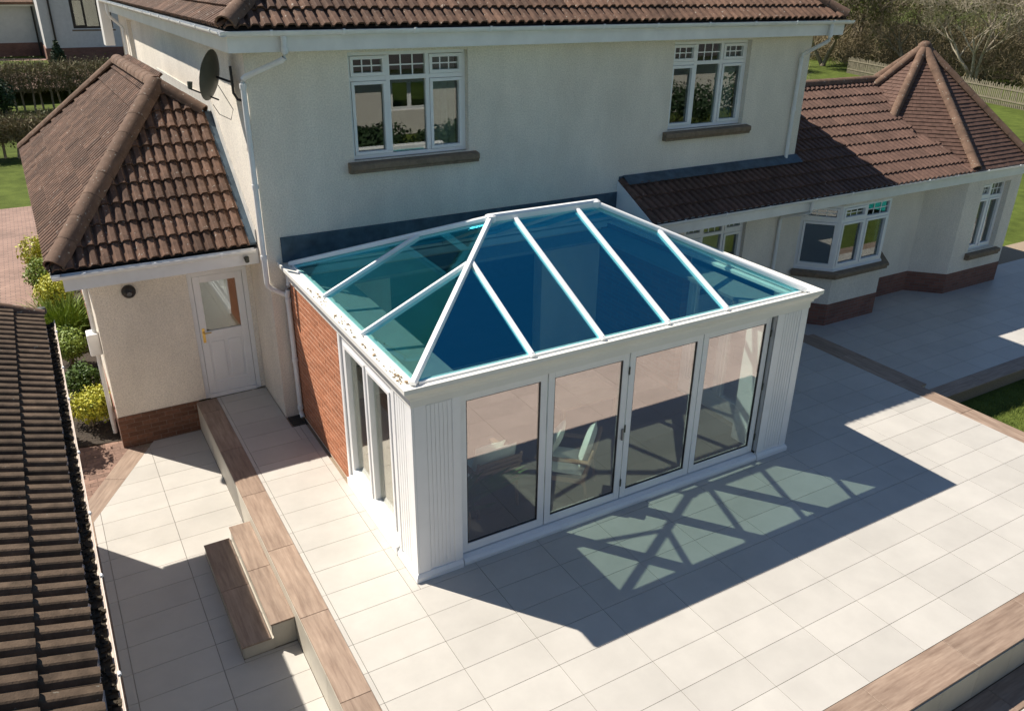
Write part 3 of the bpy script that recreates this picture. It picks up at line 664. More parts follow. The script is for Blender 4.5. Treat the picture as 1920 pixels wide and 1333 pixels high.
sat = thing('satellite_dish', (HL, .45, 4.75), 'grey oval satellite dish on the sunlit side wall', 'satellite dish')
b = MB(); V = []; N = 24; RR = 5
for i in range(RR+1):
    for k in range(N):
        r = i/RR; a = 2*math.pi*k/N; V.append((r*.29*math.cos(a), r*.335*math.sin(a), .09*r*r))
F = [(i*N+k, i*N+(k+1) % N, (i+1)*N+(k+1) % N, (i+1)*N+k) for i in range(RR) for k in range(N)]
V += [(x, y, z+.008) for x, y, z in V]; o2 = (RR+1)*N; F += [tuple(q+o2 for q in f[::-1]) for f in F]+[(RR*N+k, RR*N+(k+1) % N, o2+RR*N+(k+1) % N, o2+RR*N+k) for k in range(N)]
face = Vector((-.78, .58, .2)).normalized(); DC = Vector((-.47, .62, 4.96)); rt = face.to_track_quat('Z', 'Y').to_matrix()
b.add([DC+rt @ Vector(v) for v in V], F); b.build('reflector', DISH, sat, smooth=True)
MB().tube([DC-face*.01, (-.36, .42, 4.92), (-.34, .30, 4.92)], .016, 8).build('bracket', DARK, sat)
MB().tube([(-.34, .30, 5.12), (-.34, .30, 4.78), (-.30, .28, 4.70), (HL, .24, 4.68)], .018, 8).build('mast', DARK, sat)
tip = DC+face*.42+Vector((0, 0, -.24))
MB().tube([DC+Vector((0, .02, -.30)), tip], .011, 6).build('feed_arm', DARK, sat); MB().tube([tip-face*.02, tip+Vector((0, 0, .09))-face*.03], [.03, .036], 8).build('receiver', DISH, sat)
MB().tube([DC+Vector((-.0, -.05, -.1)), DC+Vector((.12, -.22, -.4)), DC+Vector((.1, -.1, -.55)), DC+Vector((.0, .1, -.5)), DC+Vector((-.05, .2, -.38))], .005, 5).build('cable', DARK, sat)

# ================================================================== ORANGERY
ora = thing('orangery', (2.9, -2.2, 0), 'white orangery with hipped blue glass roof, folding doors and brick side wall', 'orangery')
YF, XR = OYF, OX1
BY = -2.216
bw = MB().box(.012, .22, BY, -.002, 0, 2.36).build('brick_wall', MORTAR, ora)
brick_field(bw, (.012, -.012, .03), (0, -1, 0), (-1, 0, 0), -BY-.012, 2.33, BRICK, nmax=300)
bw2 = MB().box(XR-.22, XR-.012, BY, -.002, 0, 2.36).build('far_brick_wall', BRICKWALL, ora)
# corner pillars
def pillar(x0, x1, y0, y1, side):
    p = link('corner_pillar', None, Matrix.Translation(((x0+x1)/2, (y0+y1)/2, 0)), ora)
    MB().box(x0+.028, x1-.0, y0+.028, y1, .10, 2.24).build('pillar_core', WHITE, p)
    def face_x(a, b, y, out):
        f = MB(); f.box(a, a+.13, y, y+out*.028, .10, 2.24); f.box(b-.10, b, y, y+out*.028, .10, 2.24); f.build('pilaster_edge', WHITE, p, bevel=.003)
        n = 6; g = MB(); w = (b-a-.25)/n
        for i in range(n): g.box(a+.14+i*w+.004, a+.14+(i+1)*w-.004, y+out*.0155, y+out*.022, .13, 2.22)
        g.build('fluting', WHITE, p, bevel=.006)
    def face_y(a, b, x, out):
        f = MB(); f.box(x, x+out*.028, a, a+.13, .10, 2.24); f.box(x, x+out*.028, b-.07, b, .10, 2.24); f.build('pilaster_edge', WHITE, p, bevel=.003)
        n = 5; g = MB(); w = (b-a-.22)/n
        for i in range(n): g.box(x+out*.0155, x+out*.022, a+.14+i*w+.004, a+.14+(i+1)*w-.004, .13, 2.22)
        g.build('fluting', WHITE, p, bevel=.006)
    MB().box(x0+.0135 if side < 0 else x0+.0, x1-(.0 if side < 0 else .0135), y0+.0135, y0+.0279, .10, 2.24).build('pilaster_back', WHITE, p); MB().box(*((x0+.0135, x0+.0279) if side < 0 else (x1-.0279, x1-.0135)), y0+.0282, y1, .10, 2.24).build('pilaster_back', WHITE, p)
    if side < 0: face_x(x0+.0285, x1, y0+.028, -1); face_y(y0+.0005, y1, x0+.028, -1)
    else: face_x(x0, x1-.0285, y0+.028, -1); face_y(y0+.0005, y1, x1-.028, 1)
    f = MB(); pr = [(-.05, .0), (.03, 0), (.03, .055), (.02, .075), (.006, .10), (-.05, .10)]
    f.path(pr, [(x0, y1), (x0, y0), (x1, y0)] if side < 0 else [(x0, y0), (x1, y0), (x1, y1)], 1 if side > 0 else 1); f.build('plinth_block', WHITE, p, bevel=.003)
D0, D4 = .579, 5.246
pillar(0, D0-.012, YF, -3.93, -1)
p_ = pillar(D4+.012, XR, YF, -3.93, 1)
# head beam and cornice
hb = MB(); hb.box(.02, XR-.02, YF+.03, YF+.20, 2.215, 2.40); hb.box(.02, .20, YF+.20, -.003, 2.362, 2.40); hb.box(XR-.20, XR-.02, YF+.20, -.003, 2.362, 2.40); hb.box(.201, XR-.201, -.18, -.022, 2.30, 2.40); hb.build('head_beam', WHITE, ora)
pr = [(-.10, 2.235), (.008, 2.235), (.008, 2.315), (.030, 2.330), (.034, 2.360), (.060, 2.385), (.085, 2.430), (.108, 2.450), (.108, 2.502), (.088, 2.502), (.084, 2.456), (-.06, 2.446), (-.10, 2.446)]
MB().path(pr, [(0, -.02), (0, YF), (XR, YF), (XR, -.02)], 1).build('cornice', CREAMUPVC, ora)
# glazed roof
GL, GR, GF, GB, ZG = .085, XR-.085, YF+.085, -.15, 2.452
RL, RRx, RY, ZR = 2.104, 3.742, -2.32, 3.385
FR = [1.484, 2.435, 3.406, 4.358]; SD = [-1.602, -2.972]
gr = link('glass_roof', None, Matrix.Translation((2.9, -2.3, 2.45)), ora)
pf = (ZR-ZG)/(RY-GF); pb = (ZR-ZG)/(GB-RY); ps = (ZR-ZG)/(RL-GL); psr = (ZR-ZG)/(GR-RRx)
zf = {'f': lambda x, y: ZG+(y-GF)*pf, 'b': lambda x, y: ZG+(GB-y)*pb, 'l': lambda x, y: ZG+(x-GL)*ps, 'r': lambda x, y: ZG+(GR-x)*psr}
polys = {'f': [(GL, GF), (GR, GF), (RRx, RY), (RL, RY)], 'b': [(GR, GB), (GL, GB), (RL, RY), (RRx, RY)], 'l': [(GL, GB), (GL, GF), (RL, RY)], 'r': [(GR, GF), (GR, GB), (RRx, RY)]}
for k, poly in polys.items():
    cuts = FR if k in 'fb' else SD; ax = 0 if k in 'fb' else 1
    lo = [-99]+sorted(cuts); hi = sorted(cuts)+[99]
    for a, b in zip(lo, hi):
        q = clip2(poly, *((-1, 0, -a) if ax == 0 else (0, -1, -a))); q = clip2(q, *((1, 0, b) if ax == 0 else (0, 1, b))) if q else q
        if len(q) > 2: MB().prism([(x, y, zf[k](x, y)+.012) for x, y in q], (0, 0, .008)).build('roof_pane', G_ROOF, gr)
BAR = [(-.027, .0), (-.027, .030), (-.020, .043), (.020, .043), (.027, .030), (.027, .0)]
BARI = [(-.010, -.030), (-.010, .01), (.010, .01), (.010, -.030)]
def bar(p0, p1, name='glazing_bar', sc=1.0, ext0=0):
    p0, p1 = Vector(p0), Vector(p1); d = (p1-p0).normalized(); a = d.cross(Vector((0, 0, 1))).normalized(); b = a.cross(d); p0 = p0-d*ext0
    m = MB(); m.sweep([(x*sc, y*sc+.014) for x, y in BAR], p0, p1, a, b); o = m.build(name, WHITE, gr)
    MB().sweep([(x*sc, y) for x, y in BARI], p0+d*(.05+ext0), p1, a, b).build('inner_bar', WHITE, gr)
for x in FR:
    for k in 'fb':
        y0 = GF if k == 'f' else GB; sgn = 1 if k == 'f' else -1
        if x < RL: t = (x-GL)/(RL-GL)
        elif x > RRx: t = (GR-x)/(GR-RRx)
        else: t = .985
        y1 = y0+(RY-y0)*t*.985
        bar((x, y0, zf[k](x, y0)), (x, y1, zf[k](x, y1)), ext0=.03)
for y in SD:
    for k in 'lr':
        x0 = GL if k == 'l' else GR; rx = RL if k == 'l' else RRx
        t = (y-GF)/(RY-GF) if y < RY else (GB-y)/(GB-RY)
        x1 = x0+(rx-x0)*t*.985
        bar((x0, y, zf[k](x0, y)), (x1, y, zf[k](x1, y)), ext0=.03)
for (x, y), (rx) in (((GL, GF), RL), ((GR, GF), RRx), ((GL, GB), RL), ((GR, GB), RRx)):
    bar((x, y, ZG), (rx, RY, ZR), 'hip_bar', 1.3, ext0=.04)
MB().sweep([(-.05, -.03), (-.05, .055), (-.03, .085), (.03, .085), (.05, .055), (.05, -.03)], (RL-.04, RY, ZR), (RRx+.04, RY, ZR), (0, 1, 0), (0, 0, 1)).build('ridge_bar', WHITE, gr)
for x in (RL, RRx): MB().lathe((x, RY, ZR-.02), [(.075, 0), (.075, .085), (.05, .10), (0, .105)], 8).build('ridge_boss', WHITE, gr)
ev = MB(); e_ = .045
for a in ((GL-.02, GL+e_, GF, GB), (GR-e_, GR+.02, GF, GB)): ev.box(*a, ZG-.02, ZG+.018)
ev.box(GL+e_, GR-e_, GF-.02, GF+e_, ZG-.02, ZG+.018); ev.box(GL+e_, GR-e_, GB-e_, GB+.02, ZG-.02, ZG+.018); ev.box(GL-.02, GR+.02, GB+.0205, -.02, ZG-.03, ZG-.01); ev.build('eaves_beam', WHITE, gr)
ec = MB()
for x in FR: ec.box(x-.012, x+.012, GF-.034, GF-.030, ZG+.018, ZG+.05)
ec.build('bar_end_caps', DARK, gr)
# interior pelmet
pv = MB(); pw = .52
pv.box(.205, .205+pw, YF+.205, -.2, 2.24, 2.285); pv.box(XR-.205-pw, XR-.205, YF+.205, -.2, 2.24, 2.285); pv.box(.205+pw, XR-.205-pw, -.2-pw, -.2, 2.24, 2.285); pv.build('pelmet', mat('pelmet_paint', (.20, .21, .21), .8, var=.08), ora)
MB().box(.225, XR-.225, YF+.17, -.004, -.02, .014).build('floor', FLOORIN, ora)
# folding doors
DJ = [.579, 1.716, 2.875, 4.042, 5.246]; z0, z1, yd = .101, 2.20, -4.384
df = MB(); df.box(DJ[0]-.012, DJ[0]+.0, yd+.004, yd+.08, .1, 2.214); df.box(DJ[4], DJ[4]+.012, yd+.004, yd+.08, .1, 2.214); df.box(DJ[0], DJ[4], yd+.004, yd+.08, z1+.002, 2.214); df.build('door_track', DARK, ora)
MB().sweep([(.0, 0), (.0, .094), (-.06, .098), (-.12, .085), (-.145, .055), (-.145, .03), (-.135, 0)], (D0-.0, YF+.12, .0), (D4+.0, YF+.12, .0), (0, 1, 0), (0, 0, 1)).build('door_sill', WHITE, ora)
for i in range(4):
    a, b = DJ[i]+.008, DJ[i+1]-.008
    lf_ = link('door_leaf', None, Matrix.Translation(((a+b)/2, yd, z0)), ora); s = .085
    f = MB(); f.box(a, a+s, yd, yd+.062, z0+.006, z1-.008); f.box(b-s, b, yd, yd+.062, z0+.006, z1-.008); f.box(a+s, b-s, yd, yd+.062, z0+.006, z0+s+.03); f.box(a+s, b-s, yd, yd+.062, z1-s-.008, z1-.008); f.build('leaf_frame', WHITE, lf_, bevel=.005)
    g = MB(); t = .012; g.box(a+s, a+s+t, yd+.012, yd+.04, z0+s+.03, z1-s-.008); g.box(b-s-t, b-s, yd+.012, yd+.04, z0+s+.03, z1-s-.008); g.box(a+s+t, b-s-t, yd+.012, yd+.04, z0+s+.03, z0+s+.03+t); g.box(a+s+t, b-s-t, yd+.012, yd+.04, z1-s-.008-t, z1-s-.008); g.build('gasket', DARK, lf_)
    box('pane', G_DOOR, lf_, a+s+t, b-s-t, yd+.022, yd+.030, z0+s+.03+t, z1-s-.008-t)
    if i in (0, 2, 3):
        hx = a if i != 3 else b
        for zz in (.35, 1.15, 1.95): MB().tube([(hx-.008 if i != 3 else hx+.008, yd-.008, zz-.05), (hx-.008 if i != 3 else hx+.008, yd-.008, zz+.05)], .010, 8).build('hinge', DISH, lf_)
    if i == 1: box('handle', mat('handle_grey', (.25, .25, .26), .3, metal=1), lf_, b-.045, b-.02, yd-.03, yd-.001, 1.0, 1.16, bevel=.006)
# side windows (left) and right side
def side_win(x, out, y0, y1, name):
    w_ = window(ora, (x, y0, .16), (0, (y1-y0)/abs(y1-y0), 0), abs(y1-y0), 2.06, [1, 1], fr=.10, depth=.08, gm=G_SIDE, sash=.055, name=name)
    for f in (0, .5, 1):
        yy = y0+(y1-y0)*f
    return w_
side_win(.03, -1, -2.25, -3.925, 'side_window')
side_win(XR-.03, 1, -3.925, -2.25, 'side_window')
for x0, x1 in ((-.035, .10), (XR-.10, XR+.035)):
    MB().box(x0, x1, -3.92, BY-.004, .0, .122).build('side_sill', WHITE, ora, bevel=.008)
    MB().box(max(x0, 0)+.02 if x0 < 1 else x0, (x1 if x0 < 1 else x1-.05), -3.925, BY-.03, 2.225, 2.36).build('side_head', WHITE, ora)
MB().box(.005, .028, BY-.034, BY+.03, .123, 2.36).build('cover_trim', WHITE, ora)
# debris in the gutter
db = MB(); rng = random.Random(3)
for k in range(95):
    y = -4.35+3.2*rng.random()**1.6; x = rng.uniform(-.078, .045); s = rng.uniform(.004, .016)*(1.5 if rng.random() < .15 else 1)
    if -2.3 < y < -1.9 and rng.random() < .6: continue
    c = Vector((x, y, 2.455)); a = rng.random()*6; d1 = Vector((math.cos(a), math.sin(a), .2))*s*1.6; d2 = Vector((-math.sin(a), math.cos(a), .1))*s
    db.obox(c-d1/2-d2/2, d1, d2, (0, 0, s*.7))
db.build('gutter_debris', DEBRIS, None, label='dry leaf and moss debris lying in the orangery gutter', category='debris', kind='stuff')
pipe('downpipe', ora, [(.02, -.10, 2.30), (.00, -.13, 2.16), (-.035, -.14, 2.06), (-.035, -.16, .12), (-.03, -.22, .05)], .036, collars=[(-.035, -.145, 1.95), (-.035, -.155, 1.0), (-.035, -.16, .2)])
dg = thing('drain_gully', (-.1, -.2, 0), 'dark square drain gully under the downpipe by the brick wall', 'drain')
box('grate', DARK, dg, -.21, 0.0, -.35, -.01, -.02, -.008)
for k in range(5): box('grate_bar', DISH, dg, -.20, -.01, -.33+k*.065, -.305+k*.065, -.0078, -.002)

# ================================================================== FURNITURE
def armchair(name, loc, rz, label):
    t = tag(link(name, None, Matrix.Translation(loc) @ Matrix.Rotation(rz, 4, 'Z')), label, 'armchair')
    T = wm(t)
    def part(nm, mb, m, sm=False, bv=0):
        me, c = mb.mesh(nm, m)
        if sm:
            for p in me.polygons: p.use_smooth = True
        o = link(nm, me, T @ Matrix.Translation(c), t)
        if bv: b = o.modifiers.new('bevel', 'BEVEL'); b.width = bv; b.segments = 3; b.limit_method = 'ANGLE'
        return o
    for sx in (-1, 1):      # faces -y locally (front), back at +y
        part('leg', MB().tube([(sx*.31, -.30, 0), (sx*.32, -.29, .60)], [.018, .026], 8), TEAK, True)
        part('leg', MB().tube([(sx*.29, .36, 0), (sx*.31, .28, .40), (sx*.31, .40, .82)], [.018, .026, .02], 8), TEAK, True)
        b = MB(); b.obox((sx*.32-.04, -.36, .60), (.08, 0, 0), (0, .72, .02), (0, 0, .028)); part('arm', b, TEAK, bv=.01)
        b = MB(); b.obox((sx*.31-.015, -.28, .30), (.03, 0, 0), (0, .58, 0), (0, 0, .06)); part('side_rail', b, TEAK, bv=.005)
    for y, z in ((-.29, .30), (.29, .30)):
        b = MB(); b.box(-.30, .30, y-.015, y+.015, z, z+.06); part('rail', b, TEAK, bv=.005)
    for k in range(5):
        z = .46+k*.075; y = .30+(z-.4)*.28; b = MB(); b.obox((-.30, y, z), (.60, 0, 0), (0, .018, .005), (0, -.012, .042)); part('back_slat', b, TEAK, bv=.004)
    def cushion(nm, o, ex, ey, ez, n=8, puff=.3):
        o, ex, ey, ez = map(Vector, (o, ex, ey, ez)); m = MB(); V = []
        for s in (1, -1):
            for j in range(n+1):
                for i in range(n+1):
                    a, b_ = i/n*2-1, j/n*2-1; h = (max(0, (1-a**4)*(1-b_**4)))**.45
                    V.append(o+ex*a/2*(1-.03*b_*b_)+ey*b_/2*(1-.03*a*a)+ez*(s*h/2))
        q = (n+1)**2; F = []
        for s in (0, 1):
            for j in range(n):
                for i in range(n):
                    f = (s*q+j*(n+1)+i, s*q+j*(n+1)+i+1, s*q+(j+1)*(n+1)+i+1, s*q+(j+1)*(n+1)+i); F.append(f if s == 0 else f[::-1])
        m.add(V, F); bm_ = m
        return part(nm, bm_, CUSH, True)
    cushion('seat_cushion', (0, -.02, .42), (.60, 0, 0), (0, .60, 0), (0, 0, .15))
    cushion('back_cushion', (0, .27, .70), (.58, 0, 0), (0, .12, .46), (0, -.13, .035))
    return t, T, cushion
c1 = armchair('armchair', (1.42, -3.40, .014), R(-178), 'teak armchair with pale cushions behind the leftmost folding door')
c2 = armchair('armchair', (2.48, -3.72, .014), R(-135), 'teak armchair with pale cushions, turned, behind the second folding door')
def pillow(loc, rz, tilt, label, size=.44):
    m = MB(); n = 8; V = []; T = Matrix.Translation(loc) @ Matrix.Rotation(rz, 4, 'Z') @ Matrix.Rotation(tilt, 4, 'X')
    for s in (1, -1):
        for j in range(n+1):
            for i in range(n+1):
                a, b_ = i/n*2-1, j/n*2-1; h = (max(0, (1-a*a)*(1-b_*b_)))**.5
                V.append(T @ Vector((a*size/2*(1-.08*(1-b_*b_)), s*h*.075, b_*size/2*(1-.08*(1-a*a)))))
    q = (n+1)**2; F = [tuple(s*q+k for k in (j*(n+1)+i, j*(n+1)+i+1, (j+1)*(n+1)+i+1, (j+1)*(n+1)+i)) for s in (0, 1) for j in range(n) for i in range(n)]
    m.add(V, F).build('scatter_cushion', CUSH, None, smooth=True, label=label, category='cushion')
pillow((1.40, -3.535, .74), R(-178), R(-20), 'pale square cushion propped in the left armchair')
pillow((2.38, -3.62, .76), R(-135), R(-22), 'pale square cushion standing up in the turned armchair')
# side table and plant
tb = thing('side_table', (3.75, -2.2, .014), 'low dark coffee table behind the third folding door', 'table')
MB().box(3.2, 4.3, -2.55, -1.85, .40, .44).build('table_top', TEAK, tb, bevel=.006)
for x in (3.25, 4.21):
    for y in (-2.5, -1.95): MB().box(x, x+.04, y, y+.04, .014, .40).build('leg', TEAK, tb)
pt = thing('potted_plant', (.72, -3.95, .014), 'leafy plant in a woven basket inside the left glazed corner', 'plant')
b = MB(); b.lathe((.72, -3.95, .014), [(0, .01), (.15, 0), (.19, .12), (.20, .26), (.185, .34), (.165, .34), (.165, .28), (0, .28)], 20); b.build('basket', WICKER, pt, smooth=True)
lv = MB(); rng = random.Random(5)
for k in range(26):
    a = rng.random()*6.28; L = rng.uniform(.45, 1.05); el = rng.uniform(.7, 1.35); P = []
    for s in range(5): t = s/4; P.append(Vector((.72+math.cos(a)*L*t*math.cos(el)*(1+.5*t), -3.95+math.sin(a)*L*t*math.cos(el)*(1+.5*t), .30+L*math.sin(el)*t-.25*t*t*L)))
    P = [Vector((max(.27, p.x), max(-4.28, p.y), p.z)) for p in P]
    for s in range(4):
        d = (P[s+1]-P[s]); sd_ = d.cross(Vector((0, 0, 1))).normalized() if d.length > 0 else Vector((1, 0, 0)); w0, w1_ = [.012, .05, .06, .04, .004][s:s+2]
        lv.add([P[s]-sd_*w0, P[s]+sd_*w0, P[s+1]+sd_*w1_, P[s+1]-sd_*w1_], [(0, 1, 2, 3)])
lv.build('foliage', LEAF_G, pt)

# ================================================================== GARDEN WING
wing = thing('garden_wing', (11, 2, -.6), 'single storey wing with bay window and brown tiled roof right of the house', 'house wing')
WY = -.35
wz = 2.28
WW = (7.26, 8.83, .85, 2.19)
mb = MB(); wall_x(mb, WY, WY+.2, 5.95, 10.35, .12, wz, [WW]); mb.box(5.95, 6.15, WY+.2, -.002, -.4, 2.6); mb.box(12.9, 14.6, WY, WY+.2, .12, wz); mb.box(10.352, 12.898, WY, WY+.2, 2.2, wz)
mb.prism([(5.95, WY+.001, 2.281), (5.95, -.003, 2.281), (5.95, -.003, 2.95), (5.95, WY+.001, 2.72)], (.15, 0, 0)); mb.build('rear_wall', RENDER, wing)
mb = MB(); mb.box(5.945, 10.33, WY-.008, WY+.19, -.6, .119); mb.build('plinth', BRICKWALL, wing); MB().box(12.9, 14.6, WY-.008, WY+.19, -.6, .119).build('plinth', BRICKWALL, wing)
MB().box(14.5, 17.6, 4.8, 5.0, -.6, wz).build('front_wall', RENDER, wing); MB().box(17.4, 17.6, 2, 4.8, -.6, wz).build('end_wall', RENDER, wing)
MB().box(HR_+.01, 17.4, 4.8, 5.0, -.6, wz).build('far_wall', RENDER, wing)
MB().box(6.0, 10.2, WY+.21, -.01, 2.2, 2.25).build('ceiling', INTDARK, wing)
MB().box(HR_+.02, 17.3, .4, 4.7, -.1, 0).build('floor', INTDARK, wing)
window(wing, (WW[0], WY+.08, WW[2]), (1, 0, 0), WW[1]-WW[0], WW[3]-WW[2], [1, 1, 1], fan=.34, sill=(.08, .12, .14), sash=.05)
# bay window
bx_ = [(10.32, WY), (10.88, -.95), (12.42, -.95), (12.98, WY)]
def facet(mb, p, q, z0, z1, th=.2):
    p, q = Vector((*p, 0)), Vector((*q, 0)); d = (q-p).normalized(); n = Vector((-d.y, d.x, 0))
    mb.obox(p+Vector((0, 0, z0)), q-p, n*th, (0, 0, z1-z0)); return mb
bay = link('bay_window', None, Matrix.Translation((11.65, -.9, ZW)), wing)
def bayring(z0, z1, out, m, nm, inn=.2):
    mb = MB(); mb.path([(-inn, z0), (out, z0), (out, z1), (-inn, z1)], bx_, 1); return mb.build(nm, m, bay)
bayring(-.6, .12, .008, BRICKWALL, 'bay_plinth'); bayring(.1205, .70, 0, RENDER, 'bay_wall')
mb = MB(); mb.path([(-.2, .701), (.10, .701), (.10, .745), (.13, .76), (.13, .805), (.115, .82), (-.2, .835)], bx_, 1); mb.build('bay_sill', SILL, bay)
bayring(2.20, 2.32, 0, RENDER, 'bay_head')
for (p, q), cols in zip(zip(bx_, bx_[1:]), ([1], [1, 1], [1])):
    p3, q3 = Vector((*p, .86)), Vector((*q, .86)); d = (q3-p3); L = d.length; d.normalize(); n = d.cross(Vector((0, 0, 1)))
    window(bay, p3+d*.02-n*.06, d, L-.04, 1.335, cols, fan=.33, fr=.06, name='bay_light')
MB().box(10.4, 12.9, -.1, -.05, -.4, 2.2).build('inner_wall', INTDARK, bay)
# wing roof
WEY, WEZ = -1.02, 2.50; SLP = .495; WRY = 2.08; WRZ = WEZ+(WRY-WEY)*SLP+.03
wr = link('roof', None, Matrix.Translation((11, 1, 2.5)), wing)
WX0, WX1 = 5.92, 17.2
box('fascia', WHITE_OLD, wing, WX0-.0, 17.0, WEY+.02, WEY+.04, 2.262, 2.49)
box('soffit', WHITE_OLD, wing, WX0, 17.0, WEY+.04, WY, 2.283, 2.293)
gutter(wing, (WX0-.02, WEY+.017, 2.52), (17.0, WEY+.017, 2.52), (0, -1, 0), step=1.05)
MB().prism([(WX0, WEY, WEZ+.02), (WX0, -.003, WEZ+.02-WEY*SLP), (WX0, -.003, 2.0), (WX0, WEY, 2.262)], (-.02, 0, 0)).build('barge_board', WHITE, wing)
sl_ = Vector((0, 1, SLP)).normalized(); cs_ = 1/math.sqrt(1+SLP*SLP)
o_ = Vector((WX0, WEY-.03, WEZ+.0))
mb = MB(); mb.prism([(WX0, WEY, WEZ), (WX1, WEY, WEZ), (WX1, -.004, WEZ-WEY*SLP), (WX0, -.004, WEZ-WEY*SLP)], (0, 0, -.03)); mb.prism([(HR_+.004, -.004, WEZ-WEY*SLP), (WX1, -.004, WEZ-WEY*SLP), (WX1, WRY, WRZ-.03), (HR_+.004, WRY, WRZ-.03)], (0, 0, -.03))
mb.prism([(HR_+.004, WRY, WRZ-.03), (WX1, WRY, WRZ-.03), (WX1, 2*WRY-WEY, WEZ), (HR_+.004, 2*WRY-WEY, WEZ)], (0, 0, -.03)); mb.build('roof_deck', UNDER, wr)
tile_plane(wr, o_+Vector((0, 0, .0)), (1, 0, 0), sl_, [(0, 0), (9.0, 0), (9.0, (-.02-WEY+.0)/cs_), (0, (-.02-WEY)/cs_)], TILE_RED, nmax=130)
k0 = 3; v0 = k0*GA
tile_plane(wr, o_+sl_*v0+Vector((HR_+.01-WX0, 0, 0)), (1, 0, 0), sl_, [(0, 0), (3.75, 0), (5.3, (WRY-WEY+.03)/cs_-v0), (0, (WRY-WEY+.03)/cs_-v0)], TILE_RED, nmax=170)
ridge(wr, (HR_+.02, WRY, WRZ+.04), (15.95, WRY, WRZ+.04), r=.12)
MB().prism([(6.0, -.22, WEZ+.098+(-.22-WEY)*SLP), (10.29, -.22, WEZ+.098+(-.22-WEY)*SLP), (10.29, -.021, WEZ+.115+(-.021-WEY)*SLP), (6.0, -.021, WEZ+.115+(-.021-WEY)*SLP)], (0, 0, .006)).build('lead_apron', LEAD, wr)
pipe('downpipe', wing, [(9.74, WEY-.04, 2.46), (9.74, WEY-.04, 2.24), (9.70, WY-.05, 2.0), (9.70, WY-.05, -.3)], .034)
# turret end with pyramidal roof
tc = Vector((15.93, 1.52)); AP = 2.47
tur = link('turret', None, Matrix.Translation((tc.x, tc.y, ZW)), wing)
def octo(ap): r = ap/math.cos(R(22.5)); return [(tc.x+r*math.cos(R(-112.5+45*k)), tc.y+r*math.sin(R(-112.5+45*k))) for k in range(8)]
oc = octo(AP)
TW = [(15.52, 16.55, .56, 2.14)]
mb = MB(); wall_x(mb, oc[0][1], oc[0][1]+.2, oc[0][0], oc[1][0], .12, wz, TW)
for k in (1, 2, 6, 7): facet(mb, oc[k], oc[(k+1) % 8], .12, wz)
mb.build('turret_wall', RENDER, tur)
mb = MB(); mb.path([(-.2, -.6), (.008, -.6), (.008, .1195), (-.2, .1195)], [oc[6], oc[7], oc[0], oc[1], oc[2]], 1); mb.build('turret_plinth', BRICKWALL, tur)
window(tur, (TW[0][0], oc[0][1]+.12, TW[0][2]), (1, 0, 0), 1.03, 1.58, [1, 1], fan=.36, fr=.06, curtain=[(.06, .40), (.75, 1.0)])
MB().sweep([(.10, .0), (-.10, -.02), (-.12, -.03), (-.12, -.10), (-.09, -.12), (-.09, -.16), (.10, -.16)], (TW[0][0]-.08, oc[0][1], .55), (TW[0][1]+.12, oc[0][1], .55), (0, 1, 0), (0, 0, 1)).build('sill', SILL, tur, bevel=.006)
MB().box(14.9, 16.9, .6, .65, -.3, 2.2).build('inner_wall', INTDARK, tur)
oe = octo(AP+.12); AZ = 4.83; EZt = 2.53
apx = Vector((tc.x, tc.y, AZ))
MB().add([(*p, EZt) for p in oe]+[apx], [(k, (k+1) % 8, 8) for k in range(8)]+[tuple(reversed(range(8)))]).build('turret_deck', UNDER, tur)
for k in (0, 1, 5, 6, 7):
    p, q = Vector((*oe[k], EZt+.004)), Vector((*oe[(k+1) % 8], EZt+.004)); u = (q-p); L = u.length; u.normalize(); mid = (p+q)/2; v = apx-mid; sl2 = v.length
    tile_plane(tur, p, u, v, [(0, 0), (L, 0), (L/2+.02, sl2-.05), (L/2-.02, sl2-.05)], TILE_RED, kind='plain', nmax=60, name='plain_tile')
for k in (0, 1, 2, 5, 6, 7): ridge(tur, Vector((*oe[k], EZt+.06)), apx+Vector((0, 0, .06)), r=.105, ln=.4)
MB().lathe((tc.x, tc.y, AZ), [(.16, .0), (.15, .08), (.07, .15), (0, .16)], 12).build('cap', RIDGE, tur, smooth=True)

# ================================================================== GARAGE lower left
gar = thing('garage', (-5.3, -5, ZL), 'garage with weathered brown tiled roof and white gutter in the left foreground', 'garage')
GX, GY0, GZ = -3.10, -.32, 2.33; GS = .40; gs_ = Vector((-1, 0, GS)).normalized()
MB().box(-6.6, -3.78, -11, GY0-.06, -.6, 2.2).build('wall', RENDER, gar)
g_r = link('roof', None, Matrix.Translation((-4.5, -5, 2.3)), gar)
GXR = -5.2; GZR = GZ+(GX-GXR)*GS
MB().prism([(GX, GY0, GZ), (GXR, GY0, GZR), (GXR*2-GX, GY0, GZ), (GXR*2-GX, GY0, GZ-.06), (GX, GY0, GZ-.06)], (0, -11, 0)).build('roof_deck', UNDER, g_r)
tile_plane(g_r, (GX-.02, GY0, GZ+.0), (0, -1, 0), gs_, [(0, 0), (10.6, 0), (10.6, 2.25), (0, 2.25)], TILE_OLD, nmax=300)
ridge(g_r, (GX+.02, GY0, GZ+.055), (GXR, GY0, GZR+.055), r=.07, m=RIDGE, name='verge_tile', ln=.33)
box('fascia', WHITE_OLD, gar, GX-.03, GX-.01, -11.3, GY0-.02, 2.08, 2.268)
box('soffit', WHITE_OLD, gar, -3.78, GX-.03, -11.3, GY0-.02, 2.09, 2.10)
gg = gutter(gar, (GX-.008, -11.3, 2.285), (GX-.008, GY0-.0, 2.285), (1, 0, 0), r=.062, step=.95, m=mat('stained_gutter', (.66, .56, .48), .5, var=.15))
ms = MB(); rng = random.Random(12)
